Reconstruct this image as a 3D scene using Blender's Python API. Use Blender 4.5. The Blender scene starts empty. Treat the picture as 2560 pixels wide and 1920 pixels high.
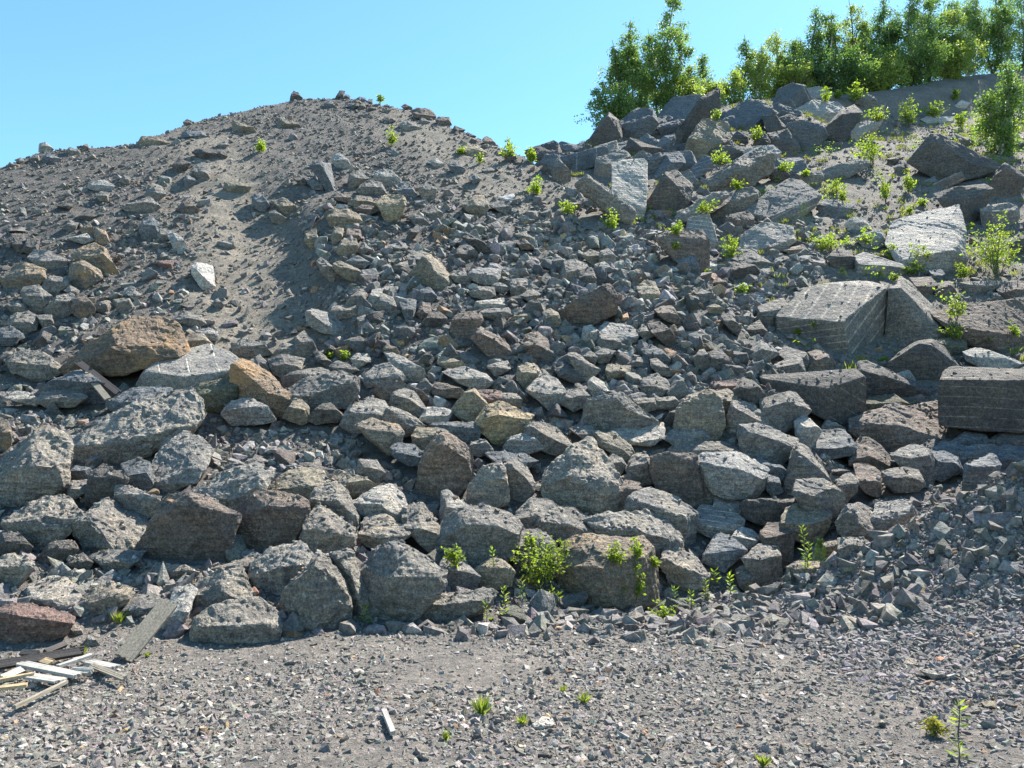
import bpy, bmesh, math, random
import numpy as np
from mathutils import Vector, Matrix, Euler
from mathutils.bvhtree import BVHTree
random.seed(7); rng = np.random.default_rng(7)
scene = bpy.context.scene
COL = scene.collection

# ------------------------------------------------------------------ camera, sky, sun
PITCH = math.radians(5.0); FPX = 759.0; CAMH = 1.6
cam_d = bpy.data.cameras.new('camera'); cam = bpy.data.objects.new('camera', cam_d); COL.objects.link(cam)
cam_d.sensor_width = 36; cam_d.lens = 36*FPX/1024; cam_d.clip_start = .05; cam_d.clip_end = 4000
cam.location = (0, 0, CAMH); cam.rotation_euler = (math.pi/2+PITCH, 0, 0)
scene.camera = cam

SUN_AZ = math.radians(38)      # to the right of the view direction (+Y)
SUN_EL = math.radians(50)
world = bpy.data.worlds.new('World'); scene.world = world; world.use_nodes = True
wn = world.node_tree; wn.nodes.clear()
wo = wn.nodes.new('ShaderNodeOutputWorld'); wb = wn.nodes.new('ShaderNodeBackground'); ws = wn.nodes.new('ShaderNodeTexSky')
ws.sky_type = 'NISHITA'; ws.sun_disc = False; ws.sun_elevation = SUN_EL; ws.sun_rotation = SUN_AZ
ws.altitude = 50; ws.air_density = 1.0; ws.dust_density = 0.15; ws.ozone_density = 0.3
wb.inputs['Strength'].default_value = 0.092
wt = wn.nodes.new('ShaderNodeMix'); wt.data_type = 'RGBA'; wt.blend_type = 'MULTIPLY'; wt.inputs[0].default_value = 1; wt.inputs[7].default_value = (.68, 1.02, 1.10, 1)
wn.links.new(ws.outputs[0], wt.inputs[6]); wn.links.new(wt.outputs[2], wb.inputs['Color']); wn.links.new(wb.outputs[0], wo.inputs[0])
sd = bpy.data.lights.new('sun', 'SUN'); sun = bpy.data.objects.new('sun', sd); COL.objects.link(sun)
sd.energy = 5.0; sd.angle = math.radians(.5); sd.color = (1, .945, .86)
sdir = Vector((math.sin(SUN_AZ)*math.cos(SUN_EL), math.cos(SUN_AZ)*math.cos(SUN_EL), math.sin(SUN_EL)))
sun.rotation_euler = (-sdir).to_track_quat('-Z', 'Y').to_euler(); sun.location = (20, 30, 50)
vs = scene.view_settings; vs.view_transform = 'Standard'; vs.look = 'None'; vs.exposure = 1.46; vs.gamma = 1
scene.render.engine = 'CYCLES'
scene.cycles.max_bounces = 5; scene.cycles.diffuse_bounces = 3; scene.cycles.transparent_max_bounces = 8

# ------------------------------------------------------------------ projection helpers (photo measured in a 1024x768 frame)
cp, sp = math.cos(PITCH), math.sin(PITCH)
def ray(u, v):
    a = (np.asarray(u, float)-512)/FPX; b = (384-np.asarray(v, float))/FPX
    return a, cp-b*sp, sp+b*cp
def at(u, v, Y):
    dx, dy, dz = ray(u, v); t = Y/dy
    return np.stack([dx*t, dy*t, CAMH+dz*t], -1)

# ------------------------------------------------------------------ noise
_P = rng.permutation(256); _P = np.concatenate([_P, _P, _P])
_G = rng.normal(size=(256, 3)); _G /= np.linalg.norm(_G, axis=1)[:, None]
def perlin(p):
    p = np.asarray(p, float); i = np.floor(p).astype(int); f = p-i; i &= 255
    w = f*f*f*(f*(f*6-15)+10); r = 0
    for dx in (0, 1):
        wx = w[..., 0] if dx else 1-w[..., 0]
        for dy in (0, 1):
            wy = w[..., 1] if dy else 1-w[..., 1]
            for dz in (0, 1):
                wz = w[..., 2] if dz else 1-w[..., 2]
                h = _P[_P[_P[i[..., 0]+dx]+i[..., 1]+dy]+i[..., 2]+dz]
                g = _G[h]
                r = r+wx*wy*wz*(g[..., 0]*(f[..., 0]-dx)+g[..., 1]*(f[..., 1]-dy)+g[..., 2]*(f[..., 2]-dz))
    return r
def fbm(p, octs=4, gain=.5, lac=2.03):
    r = 0; a = 1; q = np.asarray(p, float)
    for k in range(octs):
        r = r+a*perlin(q+17.3*k); q = q*lac; a *= gain
    return r
def sstep(a, b, x):
    t = np.clip((x-a)/(b-a), 0, 1); return t*t*(3-2*t)
def softplus(x, k=.25):
    return k*np.logaddexp(0, np.asarray(x)/k)

# ------------------------------------------------------------------ terrain height
_PY = [-1e3, 5.2, 6.4, 8.0, 10, 12, 16, 22, 29, 60]
_PZ = [0, 0, .10, .75, 1.65, 2.75, 5.6, 9.95, 15.0, 37.3]
def f_pile(X, Y):
    s = np.interp(X, [-5, -4, -1.8, 0, 1.45, 2.6], [-.35, -.3, 0, .8, 1.6, 2.3])
    w = 1-sstep(7.5, 12.5, Y)
    return np.interp(Y-s*w, _PY, _PZ)
_RY = [-1e3, 7.0, 8.0, 9.5, 11.5, 80]; _RZ = [0, .35, .6, 1.0, 1.55, 49.5]
def f_right(Y): return np.interp(Y, _RY, _RZ)
def _crest(pix, fz):
    xs, ys = [], []
    Yg = np.linspace(8, 70, 3000)
    for u, v in pix:
        P = at(u, v, Yg); d = P[:, 2]-np.array([fz(x, y) for x, y in zip(P[::30, 0], P[::30, 1])]).repeat(30)[:3000]
        k = np.argmax(d < 0) if (d < 0).any() else len(Yg)-1
        # refine
        for j in range(max(k-60, 0), k+1):
            if P[j, 2]-fz(P[j, 0], P[j, 1]) < 0: k = j; break
        xs.append(P[k, 0]); ys.append(P[k, 1])
    return np.array(xs), np.array(ys)
_s = .463
CRESTP = [(0, 166), (46, 149), (139, 142), (185, 124), (245, 110), (296, 98), (343, 99), (380, 103), (417, 111), (445, 124), (486, 141), (523, 155), (556, 178), (600, 203), (640, 229), (682, 255), (716, 282)]
_cx, _cy = _crest(CRESTP, lambda x, y: float(f_pile(x, y)))
_o = np.argsort(_cx); _cx = _cx[_o]; _cy = _cy[_o]
_cx = np.concatenate([[_cx[0]-12], _cx, [4.6, 6]]); _cy = np.concatenate([[_cy[0]-6.5], _cy, [13.2, 11]])
CRESTR = [(530, 162), (560, 152), (580, 145), (600, 137), (640, 128), (680, 119), (720, 108), (760, 101), (800, 96), (860, 95), (900, 90), (950, 80), (1000, 74), (1060, 68)]
_rx, _ry = _crest(CRESTR, lambda x, y: float(f_right(y)))
_o = np.argsort(_rx); _rx = _rx[_o]; _ry = _ry[_o]
def berm(X, Y):
    h = np.interp(X, [2.0, 3.03, 3.9, 4.86, 7, 10, 14], [.03, .36, .92, 1.56, 2.4, 2.7, 2.3])
    yc = np.interp(X, [2, 3.03, 3.9, 4.86, 7, 14], [8.3, 8.0, 7.6, 7.2, 7.0, 7.4])
    fr = np.where(Y < yc, (yc-Y)*np.maximum(h, .25)/2.35, (Y-yc)*.62)
    return h-fr-.06
def smax(a, b, k=.25):
    h = np.clip(.5+.5*(a-b)/k, 0, 1); return b+(a-b)*h+k*h*(1-h)
def terrain(X, Y, noise=True):
    X = np.asarray(X, float); Y = np.asarray(Y, float)
    P = f_pile(X, Y)
    yc = np.interp(X, _cx, _cy)
    P = P-(.62+.72)*softplus(Y-yc-.12, .12)
    P = P-1.15*softplus(X-4.15, .22)*sstep(9.5, 12, Y)
    P = P-.9*softplus(-X-20, 1.0)
    # gully left of the central scree ridge
    gx = np.interp(Y, [10, 13.3, 17, 22.5, 27], [-2.6, -3.1, -4.7, -7.6, -9.5])
    side = X-gx
    P = P+(.42*sstep(-.5, .8, side)*np.exp(-np.clip(side, 0, None)/4.0)-.25*np.exp(-((side+1.2)/1.3)**2))*sstep(11.5, 14, Y)*(1-sstep(17, 24, Y))
    yr = np.interp(X, _rx, _ry)
    R0 = f_right(np.minimum(Y, yr+.3)); R = R0+.06*np.clip(Y-yr, 0, 60)
    R = R-1.1*(1-sstep(yr-2.6, yr-.7, Y))*sstep(yr-10, yr-4, Y)*sstep(13, 16, X)
    R = R-.9*softplus(1.0-X, .3)*sstep(14, 20, Y)
    R = np.where(X < 3.5, R-.35*np.clip(3.5-X, 0, 99)*(1-sstep(16, 22, Y)), R)
    R = R-(Y < 12)*softplus(3.5-X, .4)*.6
    z = smax(P, R, .3)
    z = smax(z, np.zeros_like(z), .12)
    if noise:
        bz = sstep(6.6, 8.2, Y)*(1-.45*sstep(11, 13.5, Y))*(1-sstep(20, 24, Y))*(1-sstep(4.6, 5.6, X)*sstep(9, 11, Y)*.6)
        z = z-.15*bz
    z = smax(z, berm(X, Y), .12)
    far = sstep(60, 120, np.hypot(X, Y))
    z = z*(1-far)+far*2*(Y > 0)
    if noise:
        q = np.stack([X, Y, z*.6], -1)
        a = .02+.10*sstep(6.5, 10, Y)
        z = z+a*fbm(q*.8, 3)+.35*a*fbm(q*3.1+9, 3)+.012*perlin(q*14)
    return z
def real_hit(u, v):
    Y = np.arange(6, 45, .1); P = at(u, v, Y)
    return bool((P[:, 2] < terrain(P[:, 0], P[:, 1], True)).any())
def hit(u, v, ymin=2.6):
    Y = np.arange(ymin, 62, .05); P = at(u, v, Y)
    d = P[:, 2]-terrain(P[:, 0], P[:, 1], False)
    k = np.nonzero(d < 0)[0]
    if len(k): return float(Y[k[0]])
    m = (Y > 8) & (Y < 45)
    return float(Y[m][np.argmin((d[m])/Y[m])])
# ------------------------------------------------------------------ materials
def nt(name):
    m = bpy.data.materials.new(name); m.use_nodes = True; t = m.node_tree; t.nodes.clear(); return m, t
def N(t, typ, **kw):
    n = t.nodes.new(typ)
    for k, v in kw.items():
        if k.startswith('i_'): n.inputs[k[2:].replace('_', ' ')].default_value = v
        else: setattr(n, k, v)
    return n
def L(t, a, b): t.links.new(a, b)
def mixc(t, fac, a, b, mode='MIX'):
    n = t.nodes.new('ShaderNodeMix'); n.data_type = 'RGBA'; n.blend_type = mode; n.clamp_result = False
    for sock, val in ((0, fac), (6, a), (7, b)):
        if hasattr(val, 'is_output'): t.links.new(val, n.inputs[sock])
        else: n.inputs[sock].default_value = val
    return n.outputs[2]
def mth(t, op, a, b=0.0, c=0.0, clamp=False):
    n = t.nodes.new('ShaderNodeMath'); n.operation = op; n.use_clamp = clamp
    for i, v in enumerate((a, b, c)):
        if hasattr(v, 'is_output'): t.links.new(v, n.inputs[i])
        else: n.inputs[i].default_value = v
    return n.outputs[0]
def noise(t, vec, scale, detail=4, rough=.6, dist=0):
    n = N(t, 'ShaderNodeTexNoise'); n.inputs['Scale'].default_value = scale; n.inputs['Detail'].default_value = detail
    n.inputs['Roughness'].default_value = rough; n.inputs['Distortion'].default_value = dist; L(t, vec, n.inputs['Vector']); return n.outputs['Fac']
def ramp(t, f, pts):
    n = N(t, 'ShaderNodeValToRGB'); e = n.color_ramp.elements
    while len(e) < len(pts): e.new(.5)
    for k, (p, c) in enumerate(pts): e[k].position = p; e[k].color = c if len(c) == 4 else (*c, 1)
    L(t, f, n.inputs[0]); return n.outputs[0]
def finish(t, col, rough, height=None, dist=.02, strength=1.0):
    b = N(t, 'ShaderNodeBsdfPrincipled'); o = N(t, 'ShaderNodeOutputMaterial')
    L(t, col, b.inputs['Base Color']); b.inputs['Roughness'].default_value = rough; b.inputs['Specular IOR Level'].default_value = .35
    if height is not None:
        bp = N(t, 'ShaderNodeBump'); bp.inputs['Distance'].default_value = dist; bp.inputs['Strength'].default_value = strength
        L(t, height, bp.inputs['Height']); L(t, bp.outputs[0], b.inputs['Normal'])
    L(t, b.outputs[0], o.inputs[0]); return b

def rock_material(name, grooved=False):
    m, t = nt(name)
    oi = N(t, 'ShaderNodeObjectInfo'); tc = N(t, 'ShaderNodeTexCoord'); v = tc.outputs['Object']
    off = N(t, 'ShaderNodeVectorMath', operation='MULTIPLY_ADD'); L(t, oi.outputs['Random'], off.inputs[0]); off.inputs[1].default_value = (37, 91, 53); L(t, v, off.inputs[2]); v = off.outputs[0]
    base = oi.outputs['Color']
    big = noise(t, v, 2.2, 5, .6); med = noise(t, v, 9, 5, .65); fine = noise(t, v, 55, 3, .7); grain = noise(t, v, 17, 7, .82)
    c = mixc(t, ramp(t, big, [(.3, (.74, .74, .76)), (.55, (1, 1, 1)), (.75, (1.14, 1.1, 1.02))]), base, base)
    mul = mixc(t, 1.0, base, ramp(t, big, [(.3, (.70, .72, .76)), (.5, (1, 1, 1)), (.72, (1.22, 1.15, 1.03))]), 'MULTIPLY')
    mul = mixc(t, 1.0, mul, ramp(t, grain, [(.36, (.55, .55, .57)), (.5, (1, 1, 1)), (.62, (1.55, 1.5, 1.43))]), 'MULTIPLY')
    mul = mixc(t, 1.0, mul, ramp(t, fine, [(.38, (.66, .64, .64)), (.52, (1, 1, 1)), (.64, (1.4, 1.38, 1.34))]), 'MULTIPLY')
    mp = N(t, 'ShaderNodeMapping'); mp.inputs['Scale'].default_value = (1.2, 2.0, 11); mp.inputs['Rotation'].default_value = (.5, .35, 0); L(t, v, mp.inputs[0])
    fol = noise(t, mp.outputs[0], 2.2, 4, .6, .6)
    if grooved: fol = mth(t, 'ADD', mth(t, 'MULTIPLY', fol, .3), .35)
    mul = mixc(t, 1.0, mul, ramp(t, fol, [(.34, (.78, .78, .80)), (.5, (1, 1, 1)), (.66, (1.28, 1.25, 1.2))]), 'MULTIPLY')
    # iron stain, amount carried by the object's colour alpha
    rm = noise(t, v, 1.5, 3, .5)
    rm = mth(t, 'ADD', rm, mth(t, 'MULTIPLY', mth(t, 'SUBTRACT', med, .5), .45))
    thr = mth(t, 'SUBTRACT', .86, mth(t, 'MULTIPLY', oi.outputs['Alpha'], .5))
    rf = mth(t, 'MULTIPLY', mth(t, 'SUBTRACT', rm, thr), 8, clamp=True)
    rust = mixc(t, grain, (.34, .17, .07, 1), (.50, .33, .16, 1))
    col = mixc(t, mth(t, 'MULTIPLY', rf, .75), mul, rust)
    h = mth(t, 'ADD', mth(t, 'MULTIPLY', med, 1.0), mth(t, 'MULTIPLY', grain, .45))
    h = mth(t, 'ADD', h, mth(t, 'MULTIPLY', fine, .16))
    h = mth(t, 'ADD', h, mth(t, 'MULTIPLY', fol, .5))
    if grooved:
        at_ = N(t, 'ShaderNodeAttribute', attribute_name='groove', attribute_type='GEOMETRY')
        w = noise(t, v, 3, 2)
        g = mth(t, 'ADD', at_.outputs['Fac'], mth(t, 'MULTIPLY', mth(t, 'SUBTRACT', w, .5), .04))
        fr = mth(t, 'ABSOLUTE', mth(t, 'SUBTRACT', mth(t, 'FRACT', g), .5))
        gm = N(t, 'ShaderNodeAttribute', attribute_name='gmask', attribute_type='GEOMETRY').outputs['Fac']
        line = mth(t, 'SUBTRACT', 1, mth(t, 'DIVIDE', fr, mth(t, 'ADD', gm, .0005)), clamp=True)
        brk = mth(t, 'MULTIPLY', mth(t, 'SUBTRACT', noise(t, v, 5, 2), .34), 6, clamp=True)
        line = mth(t, 'MULTIPLY', line, brk)
        pale = mixc(t, 1.0, col, (3.0, 2.9, 2.7, 1), 'MULTIPLY')
        col = mixc(t, mth(t, 'MULTIPLY', line, .7), col, pale)
        h = mth(t, 'SUBTRACT', h, mth(t, 'MULTIPLY', line, .22))
    finish(t, col, .85, h, .075, 1.0)
    return m
M_ROCK = rock_material('granite'); M_BLOCK = rock_material('drilled_granite', True)

def attr_rock(name, bump=.02, sc=30):
    m, t = nt(name)
    a = N(t, 'ShaderNodeAttribute', attribute_name='tint', attribute_type='GEOMETRY'); g = N(t, 'ShaderNodeNewGeometry')
    f = noise(t, g.outputs['Position'], sc, 4, .75)
    col = mixc(t, 1.0, a.outputs['Color'], ramp(t, f, [(.33, (.55, .55, .56)), (.5, (1, 1, 1)), (.67, (1.55, 1.5, 1.45))]), 'MULTIPLY')
    finish(t, col, .85, f, bump, .8); return m
M_STUFF = attr_rock('loose_stone', .03, 24); M_GRAVEL = attr_rock('gravel_stone', .010, 80)

def ground_material():
    m, t = nt('dirt')
    g = N(t, 'ShaderNodeNewGeometry'); v = g.outputs['Position']
    a = N(t, 'ShaderNodeAttribute', attribute_name='tint', attribute_type='GEOMETRY')
    n1 = noise(t, v, 1.3, 5, .6); n2 = noise(t, v, 11, 6, .7); n3 = noise(t, v, 60, 4, .75)
    c = mixc(t, 1.0, a.outputs['Color'], ramp(t, n1, [(.35, (.82, .82, .84)), (.65, (1.15, 1.12, 1.08))]), 'MULTIPLY')
    c = mixc(t, 1.0, c, ramp(t, n2, [(.33, (.6, .6, .6)), (.5, (1, 1, 1)), (.68, (1.4, 1.38, 1.33))]), 'MULTIPLY')
    c = mixc(t, 1.0, c, ramp(t, n3, [(.35, (.55, .55, .56)), (.5, (1, 1, 1)), (.66, (1.5, 1.47, 1.42))]), 'MULTIPLY')
    h = mth(t, 'ADD', n2, mth(t, 'MULTIPLY', n3, .45))
    finish(t, c, .95, h, .05, 1.0); return m
M_DIRT = ground_material()

def leaf_material(name, c1, c2, trans=.45):
    m, t = nt(name)
    oi = N(t, 'ShaderNodeObjectInfo')
    a = N(t, 'ShaderNodeAttribute', attribute_name='rnd', attribute_type='GEOMETRY')
    col = mixc(t, a.outputs['Fac'], (*c1, 1), (*c2, 1))
    col = mixc(t, 1.0, col, oi.outputs['Color'], 'MULTIPLY')
    d = N(t, 'ShaderNodeBsdfPrincipled'); L(t, col, d.inputs['Base Color']); d.inputs['Roughness'].default_value = .5; d.inputs['Specular IOR Level'].default_value = .4
    tr = N(t, 'ShaderNodeBsdfTranslucent'); tc = mixc(t, 1.0, col, (1.7, 1.9, .75, 1), 'MULTIPLY'); L(t, tc, tr.inputs['Color'])
    mx = N(t, 'ShaderNodeMixShader'); mx.inputs[0].default_value = trans; L(t, d.outputs[0], mx.inputs[1]); L(t, tr.outputs[0], mx.inputs[2])
    o = N(t, 'ShaderNodeOutputMaterial'); L(t, mx.outputs[0], o.inputs[0]); return m
M_LEAF = leaf_material('birch_leaf', (.115, .165, .06), (.215, .275, .10))
M_SPROUT = leaf_material('sapling_leaf', (.12, .20, .03), (.24, .30, .05), .5)
M_GRASS = leaf_material('grass_blade', (.13, .17, .045), (.24, .24, .09), .4)
M_NEEDLE = leaf_material('pine_needle', (.05, .10, .035), (.09, .15, .05), .3)
def plain(name, c, rough=.8, sc=20, stretch=None, contrast=.35):
    m, t = nt(name); tc = N(t, 'ShaderNodeTexCoord'); v = tc.outputs['Object']
    if stretch:
        mp = N(t, 'ShaderNodeMapping'); mp.inputs['Scale'].default_value = stretch; L(t, v, mp.inputs[0]); v = mp.outputs[0]
    n = noise(t, v, sc, 5, .65)
    col = mixc(t, 1.0, (*c, 1), ramp(t, n, [(.3, (1-contrast,)*3), (.7, (1+contrast,)*3)]), 'MULTIPLY')
    finish(t, col, rough, n, .004, .7); return m
M_BARK = plain('bark', (.12, .10, .085)); M_BIRCHBARK = plain('birch_bark', (.42, .40, .37), .7, 9, (1, 1, 4), .5)
M_WOOD = plain('weathered_board', (.23, .20, .155), .85, 14, (6, .5, 6), .45)
M_WOODP = plain('pale_split_wood', (.33, .31, .275), .8, 12, (6, .5, 6), .3)
M_WOODY = plain('yellow_split_wood', (.42, .31, .18), .8, 12, (6, .5, 6), .3)
M_WOODD = plain('dark_board', (.06, .052, .048), .8, 12, (6, .5, 6), .3)
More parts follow.
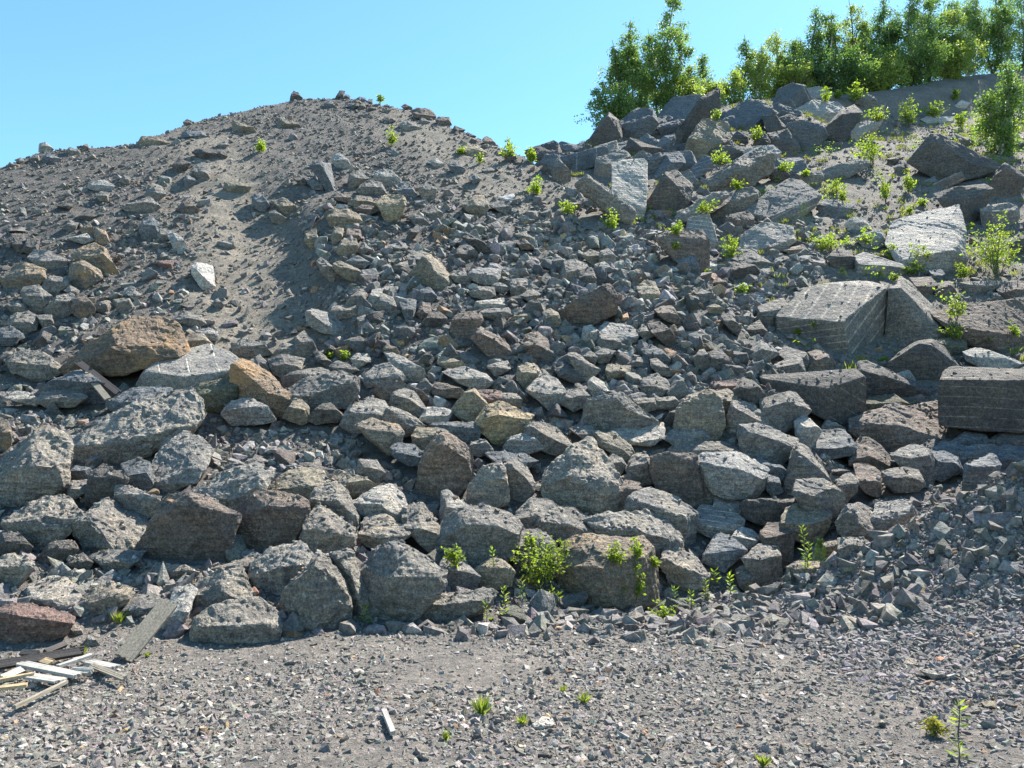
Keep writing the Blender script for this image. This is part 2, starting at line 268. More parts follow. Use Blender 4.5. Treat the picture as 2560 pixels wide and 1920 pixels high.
ROCKS = """
L b 163,29 175,20 190,22 193,33 180,40 167,37||
L d 194,26 206,19 224,22 226,36 210,40 198,36||
L b 150,34 158,28 172,30 178,40 170,50 156,48||
L g 172,38 182,30 196,30 202,40 190,50 178,48||
L b 196,34 206,30 222,32 226,46 212,52 200,46||
L d 140,30 150,26 160,30 158,42 146,44||
C d 11,67 32,60 35,62 39,72 25,76 14,73|20,70 36,68|dark slab block at the lower end of the block crest, against the sky
C b 36,64 40,62 45,63 55,66 54,70 40,73|42,68 50,68|low rounded dark block on the skyline between the slab block and the drilled beam
C b:k=.4:st=93,16,f 27,76 72,65 75,66 76,70 68,80 43,88|30,79 74,68|long drilled stone beam lying across the top of the gully|drilled stone beam
C d 60,62 76,40 84,47 86,58 85,70 75,64 62,67|76,42 78,60|pointed dark boulder standing at the skyline above the drilled beam|pointed boulder
C b 84,47 99,37 110,37 114,48 107,57 96,66 88,66 85,58|86,49 95,54 111,42|blue-grey block with a pale top between the pointed boulder and the leaning slab
C b:k=.8 115,49 120,36 127,28 146,26 148,28 140,42 132,52 118,50|118,48 133,50|blue-grey slab leaning back under the birch, thin lines across its face|slab under the birch
C d 127,68 128,58 147,30 160,22 162,24 161,45 150,45 140,62 132,71|147,31 134,60|tall dark wedge of rock rising beside the slab under the birch|tall dark wedge
C t 136,76 141,60 150,45 168,48 172,57 169,63 163,66 150,74 140,80|143,59 160,63 169,62|large dark-fronted block with a sunlit pale top below the tall dark wedge|sunlit-top block
C b 168,47 172,38 186,29 203,34 204,39 195,50 186,56 176,56 170,51|172,50 190,49 203,39|broad blue-grey block in the middle of the block crest
C d:st=3,5,f 171,65 172,58 178,53 187,54 187,66|173,59 186,58|small drilled block standing under the broad blue-grey block
D b:k=.9:st=55,14,r 21,36 27,20 38,15 48,17 54,29 50,33 44,38 33,42 24,41|23,40 47,18|tall tilted block highest on the crest with drill traces on its dark side|highest tilted block
C p:k=.9:st=0,4.6,f:y=-.6 79,79 88,76 104,75 107,78 106,112 103,124 90,127 79,103|79,103 91,114 106,114|upright pale block scored with close horizontal drill marks, standing in the gully|upright scored block
C d 108,110 117,97 121,88 128,86 136,91 141,98 139,108 130,117 120,122 106,121 105,115|122,89 130,96 137,106|big dark boulder with a pale right shoulder beside the upright scored block
C g 68,75 88,69 92,74 80,78 79,90 70,93 66,88|69,79 79,79 91,74|grey block tucked behind the upper left corner of the upright scored block
C s:y=-.4:k=1 54,98 61,90 68,97 72,99 92,112 94,115 90,126 80,120 60,104|62,92 66,99 92,116|jagged tan outcrop slab where the pile flank meets the gully|jagged tan slab
C b:st=-10,4,f 134,90 152,72 157,73 158,82 146,92 140,96|140,94 158,77|slanting blue-grey prism with close grooves beside the big dark boulder
C b 112,90 122,73 133,72 136,78 125,89 118,93|114,90 126,78|
C b 107,75 116,71 122,72 115,88 108,91|109,76 118,74|
C b 107,70 120,58 127,56 128,68 120,72 109,73|109,70 126,60|
C b 95,66 107,59 113,63 106,71 97,70|97,68 111,63|
C s 147,101 158,90 182,75 195,70 204,75 202,85 188,95 165,104|150,102 180,85 202,74|long sloping slab dusted with pale sand under the block crest|sand-dusted slab
C s 120,131 133,117 150,108 165,103 170,105 150,116 135,122 128,130|122,130 150,113 168,105|long thin pale slab running down from the gully floor
C g 157,118 163,108 176,100 189,99 194,104 184,116 170,122 160,124|159,121 172,110 192,103|
D g:st=-28,5,l 1,115 20,100 35,91 45,92 60,103 61,106 55,114 40,124 33,130 12,124 2,118|3,117 20,121 40,117 61,104|large tilted slab with a speckled top and grooved lower edge|speckled tilted slab
C r 167,130 170,120 185,117 190,121 189,129 175,132|170,123 189,124|
C p:k=.6:st=5,4,f 137,132 139,122 155,117 160,130 163,146 155,150 148,140|140,130 150,142 162,140|pale scored block on the slope below the speckled slab|pale scored block
C r 115,139 122,135 148,133 153,140 153,158 145,163 130,156|120,139 150,139|wide brown-grey boulder sunk at the edge of the coarse scree
D p 0,135 15,127 25,127 36,130 38,140 28,147 10,150 -2,148|-1,147 20,145 38,138|pale flat slab lying just under the speckled tilted slab
C d 156,68 170,65 186,67 182,73 170,78 160,77|158,70 183,70|
C p 183,70 192,66 205,65 211,70 208,80 196,79|186,72 209,71|
D d 19,83 30,82 35,88 33,93 26,95 21,90|21,84 34,86|
D d 15,54 24,45 35,40 39,44 36,48 26,54 18,57|18,54 37,44|
D d 20,56 34,53 43,65 44,72 35,76 25,68|22,59 41,64|
D b:k=.5 34,49 45,46 61,50 64,57 56,67 49,72 43,65 36,54|36,50 60,53|blue-grey triangular boulder pointing down at the foot of the crest|triangular boulder
D p 44,36 54,30 72,31 80,37 72,44 60,50 48,49 45,42|45,38 60,39 79,38|block with a bright flat top beside the highest tilted block|bright-topped block
D d 63,53 77,38 86,34 92,40 85,47 80,57 79,67 72,67 64,60|77,40 80,50 78,62|dark leaning block like a tooth beside the bright-topped block|tooth-like block
D p 80,52 90,50 105,42 110,44 104,52 90,58 87,66 80,66|81,53 95,55 109,45|
D p 51,20 60,18 74,25 70,28 56,29 53,25|54,26 72,27|
D d:y=-1 134,77 150,58 158,59 201,80 196,83 170,91 165,87 155,90 145,84|151,61 180,79 197,82|big dark roof-shaped block with fine drill lines on the upper slope|roof-shaped block
D r:st=-25,6,f 147,98 150,94 165,87 172,85 175,91 170,94 152,101|149,97 173,88|
D d:st=-8,3,t 150,103 168,97 190,95 197,99 194,108 184,115 180,128 172,130 166,118 155,110|153,107 180,107 196,99|dark block whose top is combed with close parallel grooves|comb-grooved block
D r 196,109 195,98 200,86 206,80 218,87 221,91 216,104 205,110|199,88 206,83 218,91|brown boulder against the right side of the comb-grooved block
D p:k=1.6:y=-.5 115,141 119,127 127,124 166,115 171,133 171,155 166,163 145,163 125,156|127,155 146,150 165,147|broad pale tilted slab with a wavy bright face|broad pale slab
D g 188,115 205,110 215,113 216,122 205,130 190,128|191,117 213,116|
D b 59,112 65,107 85,111 86,115 78,120 62,119|62,112 84,114|
D g 42,87 60,85 62,92 57,98 45,93|44,88 61,88|
D g 60,85 75,80 95,75 98,80 85,88 75,93 64,94|62,89 96,79|
D p 88,137 105,132 110,135 112,143 105,146 95,144|92,138 111,138|
D w 80,127 85,122 93,122 98,127 94,132 84,132||white rounded boulder half hidden by a small pine
D p 81,77 85,74 90,75 89,79 83,79||
D w 165,34 172,29 178,31 175,35 167,36||whitish boulder under the dirt bank near the top of the slope
D w 141,44 145,42 165,42 163,47 146,47|142,45 164,45|white flat slab among the bushes high on the slope
D r 113,75 123,73 122,77 115,80||
D g 119,82 124,77 127,76 130,86 127,90 121,87||
D b 140,95 150,89 152,93 148,96 141,97||
D r 113,125 123,119 123,124 118,126||
D g 88,31 97,24 102,26 106,32 98,34||rounded boulder half buried at the foot of the dirt bank
D g 157,58 165,56 172,61 165,63||
D g 167,56 178,59 183,65 175,67||
D d 214,63 223,61 223,68 216,69||
D d 210,141 223,135 225,152 212,152|212,142 222,139|
D r 30,147 46,143 50,148 40,151||
H g:st=0,5.4,L:ks=.75:uc=77:k=1.5 26,60 48,38 60,35 82,36 90,33 102,34 112,37 113,50 112,72 100,82 86,93 80,92 65,91 30,85 27,75|27,61 77,65 111,39 83,92|huge box-shaped quarry block scored on all its faces|huge scored block
H m:y=.8 -12,52 0,42 25,17 45,11 63,13 66,25 60,33 50,38 35,50 10,60 -4,60|-10,55 20,55 36,50|great dark mossy slab behind the huge scored block|dark mossy slab
H g 118,40 125,33 132,37 145,50 155,66 158,74 150,77 140,80 130,84 120,87 114,80 118,68|121,36 124,52 138,67 157,76|tall boulder with a bright crest line beside the huge scored block|bright-crested boulder
H r:k=1 154,60 160,53 185,52 221,49 226,60 226,86 200,85 178,80 160,66|157,64 190,72 224,76|very broad smooth brown-grey boulder at the right edge|broad smooth boulder
H g 108,36 115,37 118,50 121,68 117,74 112,75 112,58|112,40 118,60|
H g 12,53 30,47 35,53 26,60 25,70 18,69 12,62|13,57 22,60 33,54|
H p 89,13 95,10 110,15 128,21 125,28 105,27 92,25|91,19 108,20 127,22|pale-topped slab beneath the broad pale slab
H d 67,13 75,7 83,10 92,22 82,24 70,20||
H r 132,31 147,30 152,36 146,46 138,42||
H b 146,24 155,23 158,27 155,35 148,34||
H r 153,35 163,33 168,43 158,46 152,42||
H g 172,34 190,33 205,33 200,40 185,43 175,40||
H r 200,38 212,33 224,34 224,46 210,48 203,43||
H g 196,42 200,42 205,46 202,48 196,46||
H g 212,48 222,44 223,50||
H d 113,98 128,90 135,82 147,80 156,86 167,100 157,112 145,113 122,107|138,83 148,83 160,97|dark pyramid-shaped boulder just left of the block at the right edge|dark pyramid boulder
H p 121,106 130,103 135,110 132,114||
H d 93,107 94,98 100,97 115,105 145,118 147,125 135,127 110,119 100,127 94,127|95,104 115,108 146,121|
H d:st=25,12,r 13,107 50,103 88,102 96,110 95,142 85,148 60,140 35,125 15,117|14,110 66,118 95,108|wide dark block with two cracks across its corner, below the huge scored block|wide cracked block
H g:st=-10,3,f 24,98 40,91 46,94 49,105 44,109 32,112 25,106|25,101 43,98|
H g 28,90 33,85 40,87 49,90 51,98 48,103 38,92||
H r 50,90 57,88 68,89 74,103 62,104 51,104||
H g:st=-35,3,f 0,93 8,82 13,79 22,84 28,90 18,96 10,97|1,93 14,86 27,89|
H m 95,130 100,125 118,123 128,130 118,138 97,140|97,130 125,128|mossy olive-tinted boulder left of the block at the right edge
L r 86,10 92,7 115,1 153,-1 153,25 140,29 122,30 118,35 112,36 95,22 86,18|90,15 107,10 125,17 152,23|low brown ledge with gravel on it beside the block at the right edge|brown ledge
H d:st=3,8,f:y=-.7:k=2:kb=.05 154,124 159,103 165,100 240,104 262,105 262,150 221,152 185,150 155,146|156,111 190,111 221,112 262,113|big dark block cut by the right edge, with faint horizontal drill lines|block at the right edge
H p 108,118 115,115 135,117 147,122 130,123 112,121||
H p 176,89 185,86 195,88 205,93 220,97 210,101 190,101 178,95|178,92 218,98|
H m 152,80 165,77 174,80 175,86 162,92 155,86||
H g 15,127 25,125 33,121 40,122 51,135 45,142 35,145 30,151 20,148 15,137|16,133 38,127 50,134|
L p 41,12 48,7 56,13 60,18 53,32 46,33 42,25||
H d 0,110 10,115 18,128 17,133 10,137 0,133 -6,120||
L g -8,0 5,-2 14,6 22,14 12,15 0,14||
L g -2,15 10,14 22,17 40,24 42,31 33,38 28,46 15,43 0,36|0,18 25,26 41,32|large rounded grey boulder lying below the orange-faced boulder|large rounded boulder
L b 51,33 55,26 63,18 78,19 82,23 88,30 84,36 65,40 55,38|54,32 70,32 86,30|grey-blue boulder with a flat underside over a dark gap
L p 60,17 66,10 73,12 81,18 78,21 68,21||
L r 83,44 85,36 93,26 98,26 110,33 116,42 119,48 108,50|86,41 98,38 117,46|
L g 33,62 38,42 41,34 45,31 52,36 65,55 70,63 55,64 43,66 35,68|42,34 50,52 52,63|
L b 10,40 28,46 32,50 34,59 25,57 12,46||
L g 38,69 44,60 60,59 70,63 77,70 79,85 75,95 65,98 60,90 50,74|40,67 58,70 70,66|
L t 30,92 36,80 42,76 55,79 66,85 66,92 60,105 52,108 40,102|33,91 50,93 65,88|pale tan boulder with a rounded shoulder above the willow sapling|pale tan boulder
L d 0,74 15,73 40,71 50,74 40,85 30,93 15,91 3,86|1,75 48,75|
L g 73,62 78,54 84,52 90,57 88,66 79,76|75,61 88,60|
L r 88,46 100,46 107,52 108,65 106,70 95,66 90,60|90,58 107,58|
L g 74,90 82,79 90,76 97,80 106,100 100,105 85,103 76,98|84,81 92,92 104,102|
L p 102,88 106,77 125,73 131,75 134,88 128,95 108,99 103,95|103,88 120,86 132,81|pale blocky boulder on the gravel at the back of the berm|pale boulder behind the berm
L g 76,112 76,104 92,103 99,108 90,115 82,120 77,119||
L t 60,108 72,105 76,110 74,117 63,116||
L g 0,120 12,110 25,111 29,118 28,135 20,140 12,142 6,128|2,119 14,120 28,116|
L g -6,128 3,123 11,125 12,142 5,146 -4,140||
L r 13,102 20,92 33,93 40,98 38,115 35,127 29,124 20,110|16,104 38,99|
L g 118,38 127,36 135,30 145,35 150,50 148,61 141,61 131,52||
L b 148,35 158,36 168,40 172,50 160,58 152,55||
L b 158,35 165,30 185,32 184,40 173,50 168,40||
L g 110,50 125,48 138,50 142,60 135,65 120,66 113,60||
L b 174,60 176,46 183,43 195,37 202,45 200,53 185,64 178,63||blue-grey boulder in shade behind the crest of the gravel berm
L d 116,42 128,38 128,45 120,48||
L t 36,126 45,121 65,123 70,128 55,131 48,135 37,132||
K s:k=1.3 26,60 30,50 50,33 63,26 70,35 72,48 83,58 82,75 79,86 60,85 50,80 32,75 27,68|28,60 45,53 62,56 82,63|massive hump-shaped boulder with gravel on its back|massive hump boulder
K g -8,47 -3,43 4,42 12,48 17,59 15,67 8,73 -4,72 -7,60|-1,46 10,55 16,62|
K r:k=.8 112,50 112,41 125,39 140,39 145,42 148,60 151,75 144,81 130,72 117,66|114,43 140,42|squarish boulder crossed by one pale horizontal seam|pale-seamed boulder
K g:k=.8 145,44 158,43 162,50 163,75 158,78 150,73 146,55||
K p:y=-.2 147,42 155,37 175,36 190,41 199,49 198,57 193,70 175,71 162,66 160,48|150,44 170,46 180,54 198,56|large boulder with a bright slanting top beside the pale-seamed boulder|bright slant-topped boulder
K g 90,48 97,38 105,36 108,41 115,55 112,58 100,61 96,58|97,48 107,43|
K r 80,85 82,65 90,58 100,60 103,67 95,75 90,84|82,67 100,64|
K g 90,84 97,72 105,65 115,67 130,73 143,83 143,100 141,107 130,105 120,95 105,88|98,74 120,81 142,88|long grey boulder slanting down under the pale-seamed boulder|slanting grey boulder
K p:st=8,4,f 144,96 145,82 150,76 158,77 175,81 184,88 182,95 172,103 158,103 147,98|145,90 160,95 176,93|pale boulder split into thick horizontal ledges|ledged pale boulder
K p:st=-40,8,f 159,78 160,70 167,66 180,72 186,84 184,87 170,82|162,78 184,84|
K s 23,93 25,83 35,77 50,79 55,88 70,95 72,103 60,107 45,110 30,103|24,90 45,93 60,102 71,103|long boulder with a dark hollow front and gravel on its top|dark-fronted long boulder
K s 62,90 90,84 105,84 120,92 128,103 128,112 120,122 110,124 100,117 90,110 72,103|70,95 95,96 118,102 126,113|broad dust-covered boulder above the block with the rusty corner|broad dusty boulder
K o:ks=.7:uc=77 38,118 45,107 60,105 100,105 107,113 110,135 112,150 100,154 78,160 65,158 45,150 38,135|39,122 75,121 107,118 78,158|gravel-topped block with a rusty orange corner at the foot of the pile|block with the rusty corner
K s 120,122 122,112 128,110 135,118 145,120 155,130 152,140 135,142 125,138|122,120 140,129 154,134|
K b 152,120 160,104 165,101 175,105 183,113 175,121 168,128 158,124|156,116 180,112|
K p:st=18,3,f 173,102 180,93 190,96 196,102 195,110 185,112 176,107|175,101 194,105|
K g 1,90 5,82 15,73 25,73 32,77 25,86 24,95 15,98 8,98||
K g 0,106 8,98 20,97 32,107 35,118 30,130 5,130||
K p 80,20 85,17 110,12 117,13 117,24 108,29 95,28 82,23|82,22 100,27 116,24|pale bluish slab lying flat below the orange-faced boulder
K g 12,22 15,14 25,13 35,16 45,27 52,34 40,38 25,33|16,16 34,25 50,33|
K p -5,30 0,23 9,21 20,27 25,32 10,36 -5,35||
K g 46,17 52,15 62,15 72,24 68,29 58,26||
K t 68,21 80,20 92,30 96,38 90,43 80,36 71,30|70,25 93,35|
K g 121,38 135,28 150,27 165,30 175,28 190,31 192,41 180,38 165,36 145,40||
K g 121,25 128,18 138,15 150,17 155,25 148,30 138,33 132,30||
G o:k=.6 128,158 131,140 134,128 142,125 152,121 162,122 165,138 165,146 160,160 148,157 138,160|140,127 142,140 140,152|upright boulder with a rusty orange face right of the middle of the pile foot|orange-faced boulder
G t 160,122 170,119 177,124 177,133 170,142 166,140||
G g 172,140 175,128 190,130 200,140 206,148 195,147 180,147 170,155|175,132 190,140 204,147|
K g 72,42 78,37 86,40 90,46 85,52 76,48||
K g 85,55 92,52 100,55 98,59 90,58||
K b 200,52 210,56 214,66 206,70 200,62||
G r:k=.5 39,58 55,45 75,37 80,45 80,57 65,65 50,71 40,66|58,46 77,41|broad brown-grey slab standing on edge in the coarse scree|broad scree slab
G g 39,30 42,18 50,16 58,20 60,24 53,25 50,35 39,34||
G d 50,37 53,25 62,23 66,30 67,38 58,39||
G t 99,38 105,33 112,34 116,42 114,48 106,49 102,45|101,43 115,42|tan boulder with a lit top in the coarse scree|tan scree boulder
G t 56,12 62,8 70,11 69,17 63,20||
G g 70,10 76,8 81,13 82,24 76,24 70,18||
G p 66,20 73,17 80,23 78,28 68,27||
G r 113,56 120,52 126,53 133,64 131,68 126,64 118,61||
G p 69,73 75,66 90,68 99,74 96,80 85,84 78,80|70,76 84,80 97,77|pale greenish boulder on the coarse scree|pale greenish boulder
G p 55,80 57,69 63,68 69,74 67,82||
G g 68,82 70,76 80,75 85,81 82,86 74,86||
G g 99,74 103,67 110,71 112,75 106,78||
G r 107,66 112,64 118,66 128,78 127,83 120,82 112,74||
G b 103,87 110,84 118,87 125,95 122,99 108,97||
G g 89,99 97,93 106,92 107,98 100,100||
G g 45,90 50,90 68,102 66,105 60,111 55,110 48,98|48,92 58,103 67,103|
G d 35,103 40,100 47,99 55,110 50,114 38,108||
G g 66,90 72,86 81,88 76,96 69,97||
G g 57,92 62,88 68,93 65,98||
G g 110,95 115,94 125,103 127,108 118,106 111,101||
G g 101,116 105,109 115,106 123,113 123,119 113,125 105,123||
G t 76,99 93,100 92,107 84,107 77,110 75,104||
G p 61,112 65,109 72,113 76,120 70,126 61,125|63,112 74,122|
G t 4,110 6,101 12,98 18,99 25,107 20,112 12,117||
G p 13,119 25,106 35,111 41,120 37,130 30,134 22,127|14,119 30,122 40,121|grey boulder with a lit square top in the middle of the pile foot|square-topped boulder
G g 38,128 45,119 55,119 61,124 60,130 50,135||
G g:k=.8 60,130 61,127 80,123 87,122 91,133 105,144 114,144 90,149 60,150 56,146|62,128 82,125 90,133 110,144|wide brown-grey boulder sloping down beneath the coarse scree|wide sloping boulder
G g 96,126 112,125 115,133 105,136 97,134||
G g 113,126 127,124 133,130 125,134 116,133||
G g 144,94 148,88 152,87 157,102 152,103 146,100||
G d 155,90 165,87 177,101 170,103 157,103||
G x 156,118 158,113 175,111 185,112 180,120 165,122||dark boulder with a dull red patch at the right foot of the scree
G g 176,119 185,113 195,120 202,128 200,135 190,131 180,124|180,118 200,130|
G d 166,61 172,58 180,70 178,75 168,66||
G g 179,65 187,57 191,62 186,70 180,69||
G d 181,72 195,64 200,72 192,79 182,78||
G t 154,53 160,51 167,54 165,58 156,57||
G b 131,17 143,13 147,20 147,27 137,23||
G w 149,19 155,17 162,20 162,26 155,28 149,25||smooth whitish boulder in the plants at the edge of the scree
G g 176,15 180,9 188,9 205,19 204,25 195,26 185,21||
G d 170,27 176,18 185,21 198,28 190,33 175,31||
G r 158,34 163,30 171,35 170,40 162,38||
G g 146,43 150,39 158,43 160,48 152,49||
G g 132,43 137,39 142,41 142,47 135,47||
G g 31,17 35,12 42,17 40,24 32,23||
G g 0,32 8,31 12,36 10,44 0,44||
G g 8,44 15,38 22,43 15,50||
G t 25,58 30,55 36,58 39,66 36,70 27,64||
G r 8,82 12,76 20,74 27,79 29,90 22,96 10,88||
F t:ks=.6 123,27 132,15 138,14 145,20 153,30 155,36 143,41 130,36|134,15 138,22 145,38|tan boulder with a knife-like sunlit edge high in the scree|knife-edged tan boulder
F p 41,58 46,55 55,57 78,73 76,76 62,73 48,72 42,65|43,58 54,66 75,75|long pale-backed boulder at the lower edge of the sandy chute|pale-backed boulder
F g 60,56 62,52 85,53 86,57 80,61 65,62||
F g 80,62 86,60 87,71 82,72||
F g 72,50 76,43 82,39 87,43 86,52 76,52||
F g 48,17 52,15 65,27 66,32 60,34 53,26||
F t 62,20 66,17 80,23 84,27 79,33 72,31 64,25||
F t 64,8 68,1 78,0 80,5 76,14 68,13||
F b 72,17 80,13 90,18 85,22 75,21||
F g 113,35 116,25 122,31 120,37||
F g 106,26 110,20 119,17 119,22 110,27||
F r 155,64 160,60 176,57 178,64 170,78 158,80 155,73|157,63 177,62|
F r 172,78 177,70 185,73 195,80 205,90 190,95 180,88|176,73 190,80 203,89|dark brown boulder perched over a hollow below the coarse scree|hollow-perched boulder
F d 131,66 138,58 145,57 150,62 148,68 135,69||
F p 169,27 172,24 185,23 192,24 191,32 182,36 173,32||
F g 154,28 160,24 170,31 167,35 158,33||
F g 201,35 207,31 213,33 214,40 208,45 202,42||
F p 88,48 92,40 100,39 96,50 93,52||
F g 94,53 100,43 107,46 111,54 108,60 100,57||
F b 114,50 120,47 126,48 124,64 119,64 116,56||
F r 127,58 132,50 137,51 138,57 131,63||
F p 172,56 175,49 195,46 197,52 188,55||
F g 177,58 182,55 198,54 201,59 195,63 180,62||
F t 199,65 205,60 215,58 217,62 210,66||
F g 119,15 122,11 130,9 137,12 128,17 124,22||
F b 127,48 130,40 137,38 142,45 138,50||
F g 170,41 176,37 187,38 188,44 180,47 171,44||
F g 187,35 193,34 200,38 196,42 189,40||
F g 20,132 24,119 40,112 65,105 77,107 77,120 72,130 58,133 40,136 22,137|23,124 42,123 76,110|long dark-sided slab beside the orange wedge boulder|long dark-sided slab
F g 21,110 28,105 50,102 56,104 55,111 40,114 25,118||
F O:k=1.6 -18,98 -12,96 0,101 15,112 26,122 22,130 17,141 5,137 -10,128 -17,112|-15,100 0,114 10,121 24,123|wedge-shaped boulder with a bright orange sloping face|orange wedge boulder
F r:k=.3 94,118 105,113 115,113 128,120 138,128 130,128 115,120 105,128||
F g 103,136 110,122 117,118 124,120 134,135 130,139 115,134|110,123 122,127|
F g 100,148 103,136 109,132 133,146 125,152 110,156|106,135 120,147 132,147|
F g 68,148 75,133 90,125 100,127 104,135 98,145 80,152||
F d 41,141 50,132 58,129 68,139 63,143 48,145||
F t 22,140 30,127 36,127 41,133 40,143 36,145||
F t:ks=.7:k=.6 155,134 165,122 172,119 184,133 176,145 165,142|172,120 177,143|tan roof-shaped boulder beside the golden-tan boulder
F T 175,146 183,133 192,129 217,139 213,148 205,151 195,160 188,158 180,150|178,142 192,138 215,143|golden-tan boulder tilted in the sun at the middle of the pile foot|golden-tan boulder
F x 174,120 185,119 192,120 198,130 185,132 178,130||
F g 190,121 205,122 209,126 208,132 198,133||
F g 85,108 95,100 105,98 115,107 118,112 100,114 88,116|88,110 112,108|
F p 103,90 108,89 122,100 133,103 132,111 118,112 110,103||
F p 150,105 155,102 165,101 180,106 185,112 175,119 160,112||
F r 140,115 145,113 160,117 165,122 155,125 142,124||
F p 75,94 80,90 88,91 90,96 80,101||
F o 100,88 103,83 113,90 112,92||
F g 12,92 22,82 33,83 35,90 25,93||
F g 32,90 33,78 38,73 45,82 48,88 42,95||
F g 10,95 20,92 37,94 34,102 22,109 13,104||
F d 46,90 49,88 60,97 58,102 50,96||
F g 59,100 65,96 75,99 80,103 68,106||
F g 0,93 8,98 11,106 3,105||
F t 144,98 146,92 155,96 166,99 155,104||
F g 183,100 190,97 198,96 200,102 190,108||
F p 130,142 136,133 145,133 155,135 150,143 140,145||
J b 139,14 145,11 170,12 175,17 174,25 165,27 150,20|141,13 172,16|
E O:y=-.5:k=1.5 53,100 60,92 90,72 105,64 120,63 135,68 144,84 142,89 125,92 112,99 98,104 80,104 66,100 55,104|60,98 90,84 115,84 143,87|large rust-brown slab propped up over a dark hollow|propped rust-brown slab
E p:st=48,18,t:k=1.8 108,115 115,103 128,92 145,88 165,82 180,88 194,98 190,105 170,112 150,123 140,125 125,118|112,107 118,104 145,108 168,109 192,101|whitish boulder with three straight drill grooves across its top|whitish grooved boulder
E b 30,122 45,110 65,103 75,110 90,120 82,128 60,127 40,125||
E g 29,128 35,121 60,119 67,125 60,131 40,132||
E p 4,124 10,120 22,121 30,125 28,131 15,128||
E m 145,127 160,115 180,110 188,118 185,125 175,135 160,137 150,132|148,126 182,116|mossy brown boulder wedged under the whitish grooved boulder
E p 176,137 185,128 198,126 210,132 216,142 200,145 185,145||
E b 85,130 105,118 133,118 136,127 120,130 100,138||
I s:k=1.6 55,30 60,22 90,5 130,-10 145,-13 158,5 155,12 135,20 120,35 100,43 85,41 65,44 60,40|56,31 85,28 125,19 158,8|long broad slab overhanging smaller rocks like a shelf|overhanging shelf slab
E o 4,30 12,21 20,19 34,24 34,31 28,36 15,39 6,37|7,31 20,28 33,27|orange-topped boulder in the cluster at the left edge|orange-topped boulder
E g 24,14 27,8 40,10 51,15 52,23 45,25 30,20||
E o 60,13 66,6 75,3 82,8 88,18 93,26 84,30 70,22|62,13 82,12|brown boulder with a yellow-orange top in the cluster on the left|yellow-orange topped boulder
E o:ks=.6 54,36 57,20 65,17 78,24 80,30 68,38 62,38|66,19 67,36|
E g 17,42 20,38 30,37 40,45 34,56 27,58 20,50||
E g 34,37 40,29 52,30 53,35 46,41 38,41||
E g 36,55 45,45 55,43 60,47 56,57 48,61 38,59||
E r 57,54 60,46 66,44 74,54 74,58 65,63 58,57||
E w 152,22 155,19 167,21 169,37 160,38 153,28|154,22 162,30|pale squared stone standing alone on the sandy chute|pale squared stone
E x 125,17 137,16 135,22 127,22||flat pinkish stone lying on the scree near the sandy chute
E g 139,60 145,57 158,60 162,66 155,69 140,64||
E g 5,52 15,48 22,55 14,61||
E g 3,68 12,59 22,57 28,61 27,70 15,75||
E b 0,78 0,70 10,69 16,75 12,82 2,83||
E g 29,60 40,60 42,66 35,71||
E p 155,72 165,70 172,73 171,79 160,79||
E t 145,80 150,75 160,75 165,81 155,86 146,86||
E g 184,82 195,78 206,82 214,90 200,92 186,90||
E s 5,95 20,88 35,90 45,98 46,105 30,110 12,105|8,97 42,100|
E g 195,98 205,91 212,100 212,105 202,103||
E g 51,40 55,36 62,40 60,45||
E p 100,42 104,39 112,43 107,48||
E g 168,50 172,46 177,52 172,54||
I o -3,18 0,9 6,12 9,20 8,28 0,36||boulder with an orange face cut by the left edge
I s:k=1.3 -3,45 10,35 25,22 40,22 50,30 52,42 47,60 40,70 20,72 -3,80|0,55 25,45 48,48|broad rough dust-grey boulder at the left edge|broad rough boulder
I s 8,92 15,83 40,70 50,70 60,82 63,88 57,93 45,107 33,114 25,108 15,97|10,91 35,88 62,89|rough boulder tapering to a point under the broad rough boulder|tapering rough boulder
I s:ks=.5 58,92 65,88 85,75 100,74 111,84 115,98 117,107 105,116 90,117 70,112 60,102|70,86 80,98 93,116|two-tone boulder, shaded brown on one side and sunlit pale on the other|two-tone boulder
I g 72,118 85,114 105,117 112,114 108,120 95,131 85,128||
I r:k=1.2 116,108 124,85 135,73 150,71 165,75 186,87 182,95 175,115 168,126 150,126 125,118|124,84 150,75 183,90|big flat-faced brown boulder with a yellowish rim along its top|flat-faced brown boulder
I d 68,78 73,53 82,46 92,52 99,57 95,65 90,75 72,82|74,55 90,55|dark brown boulder leaning in the hollow under the shelf slab
I b 97,45 108,42 118,44 120,58 117,65 105,62 100,55||
I g 118,60 122,45 132,24 142,20 155,25 165,35 158,50 154,57 135,62 122,68|122,58 134,57 155,54|grey boulder bearing the end of the overhanging shelf slab
I g 53,60 58,58 68,57 70,65 60,71 55,68||
J r:k=1.1:y=.1 -20,105 -13,90 -8,76 0,69 12,68 25,73 37,75 39,83 32,100 22,110 10,117 -5,113|-8,76 20,76 37,80|smooth brown boulder with a round shoulder beside the flat-faced brown one|smooth brown boulder
I d 0,110 3,100 15,100 24,110 20,117 5,120||
I s -2,122 10,118 20,119 25,127 20,135 10,147 -2,150|0,126 23,125|
I d 31,118 40,108 55,105 60,112 55,120 35,125||
I d 55,120 65,115 72,122 68,130 50,130||
M p 24,20 25,8 40,2 48,1 60,10 62,18 55,30 48,28 35,26|26,18 48,22|pale rough boulder at the left, above the reddish boulder
M o:k=1.5 61,35 65,20 75,10 88,6 95,8 94,13 103,10 100,20 85,30 70,35|66,24 93,14|low boulder with a peach-orange streak near the wooden plank|peach-streaked boulder
M g 78,33 90,20 110,14 120,15 126,24 115,33 100,36 85,35|82,30 110,26|
M x:k=1.5 -3,30 8,21 20,22 35,28 55,33 54,38 50,45 35,52 15,60 -3,58|-2,25 18,33 53,37|big dark reddish boulder cut by the left edge above the broken boards|reddish boulder
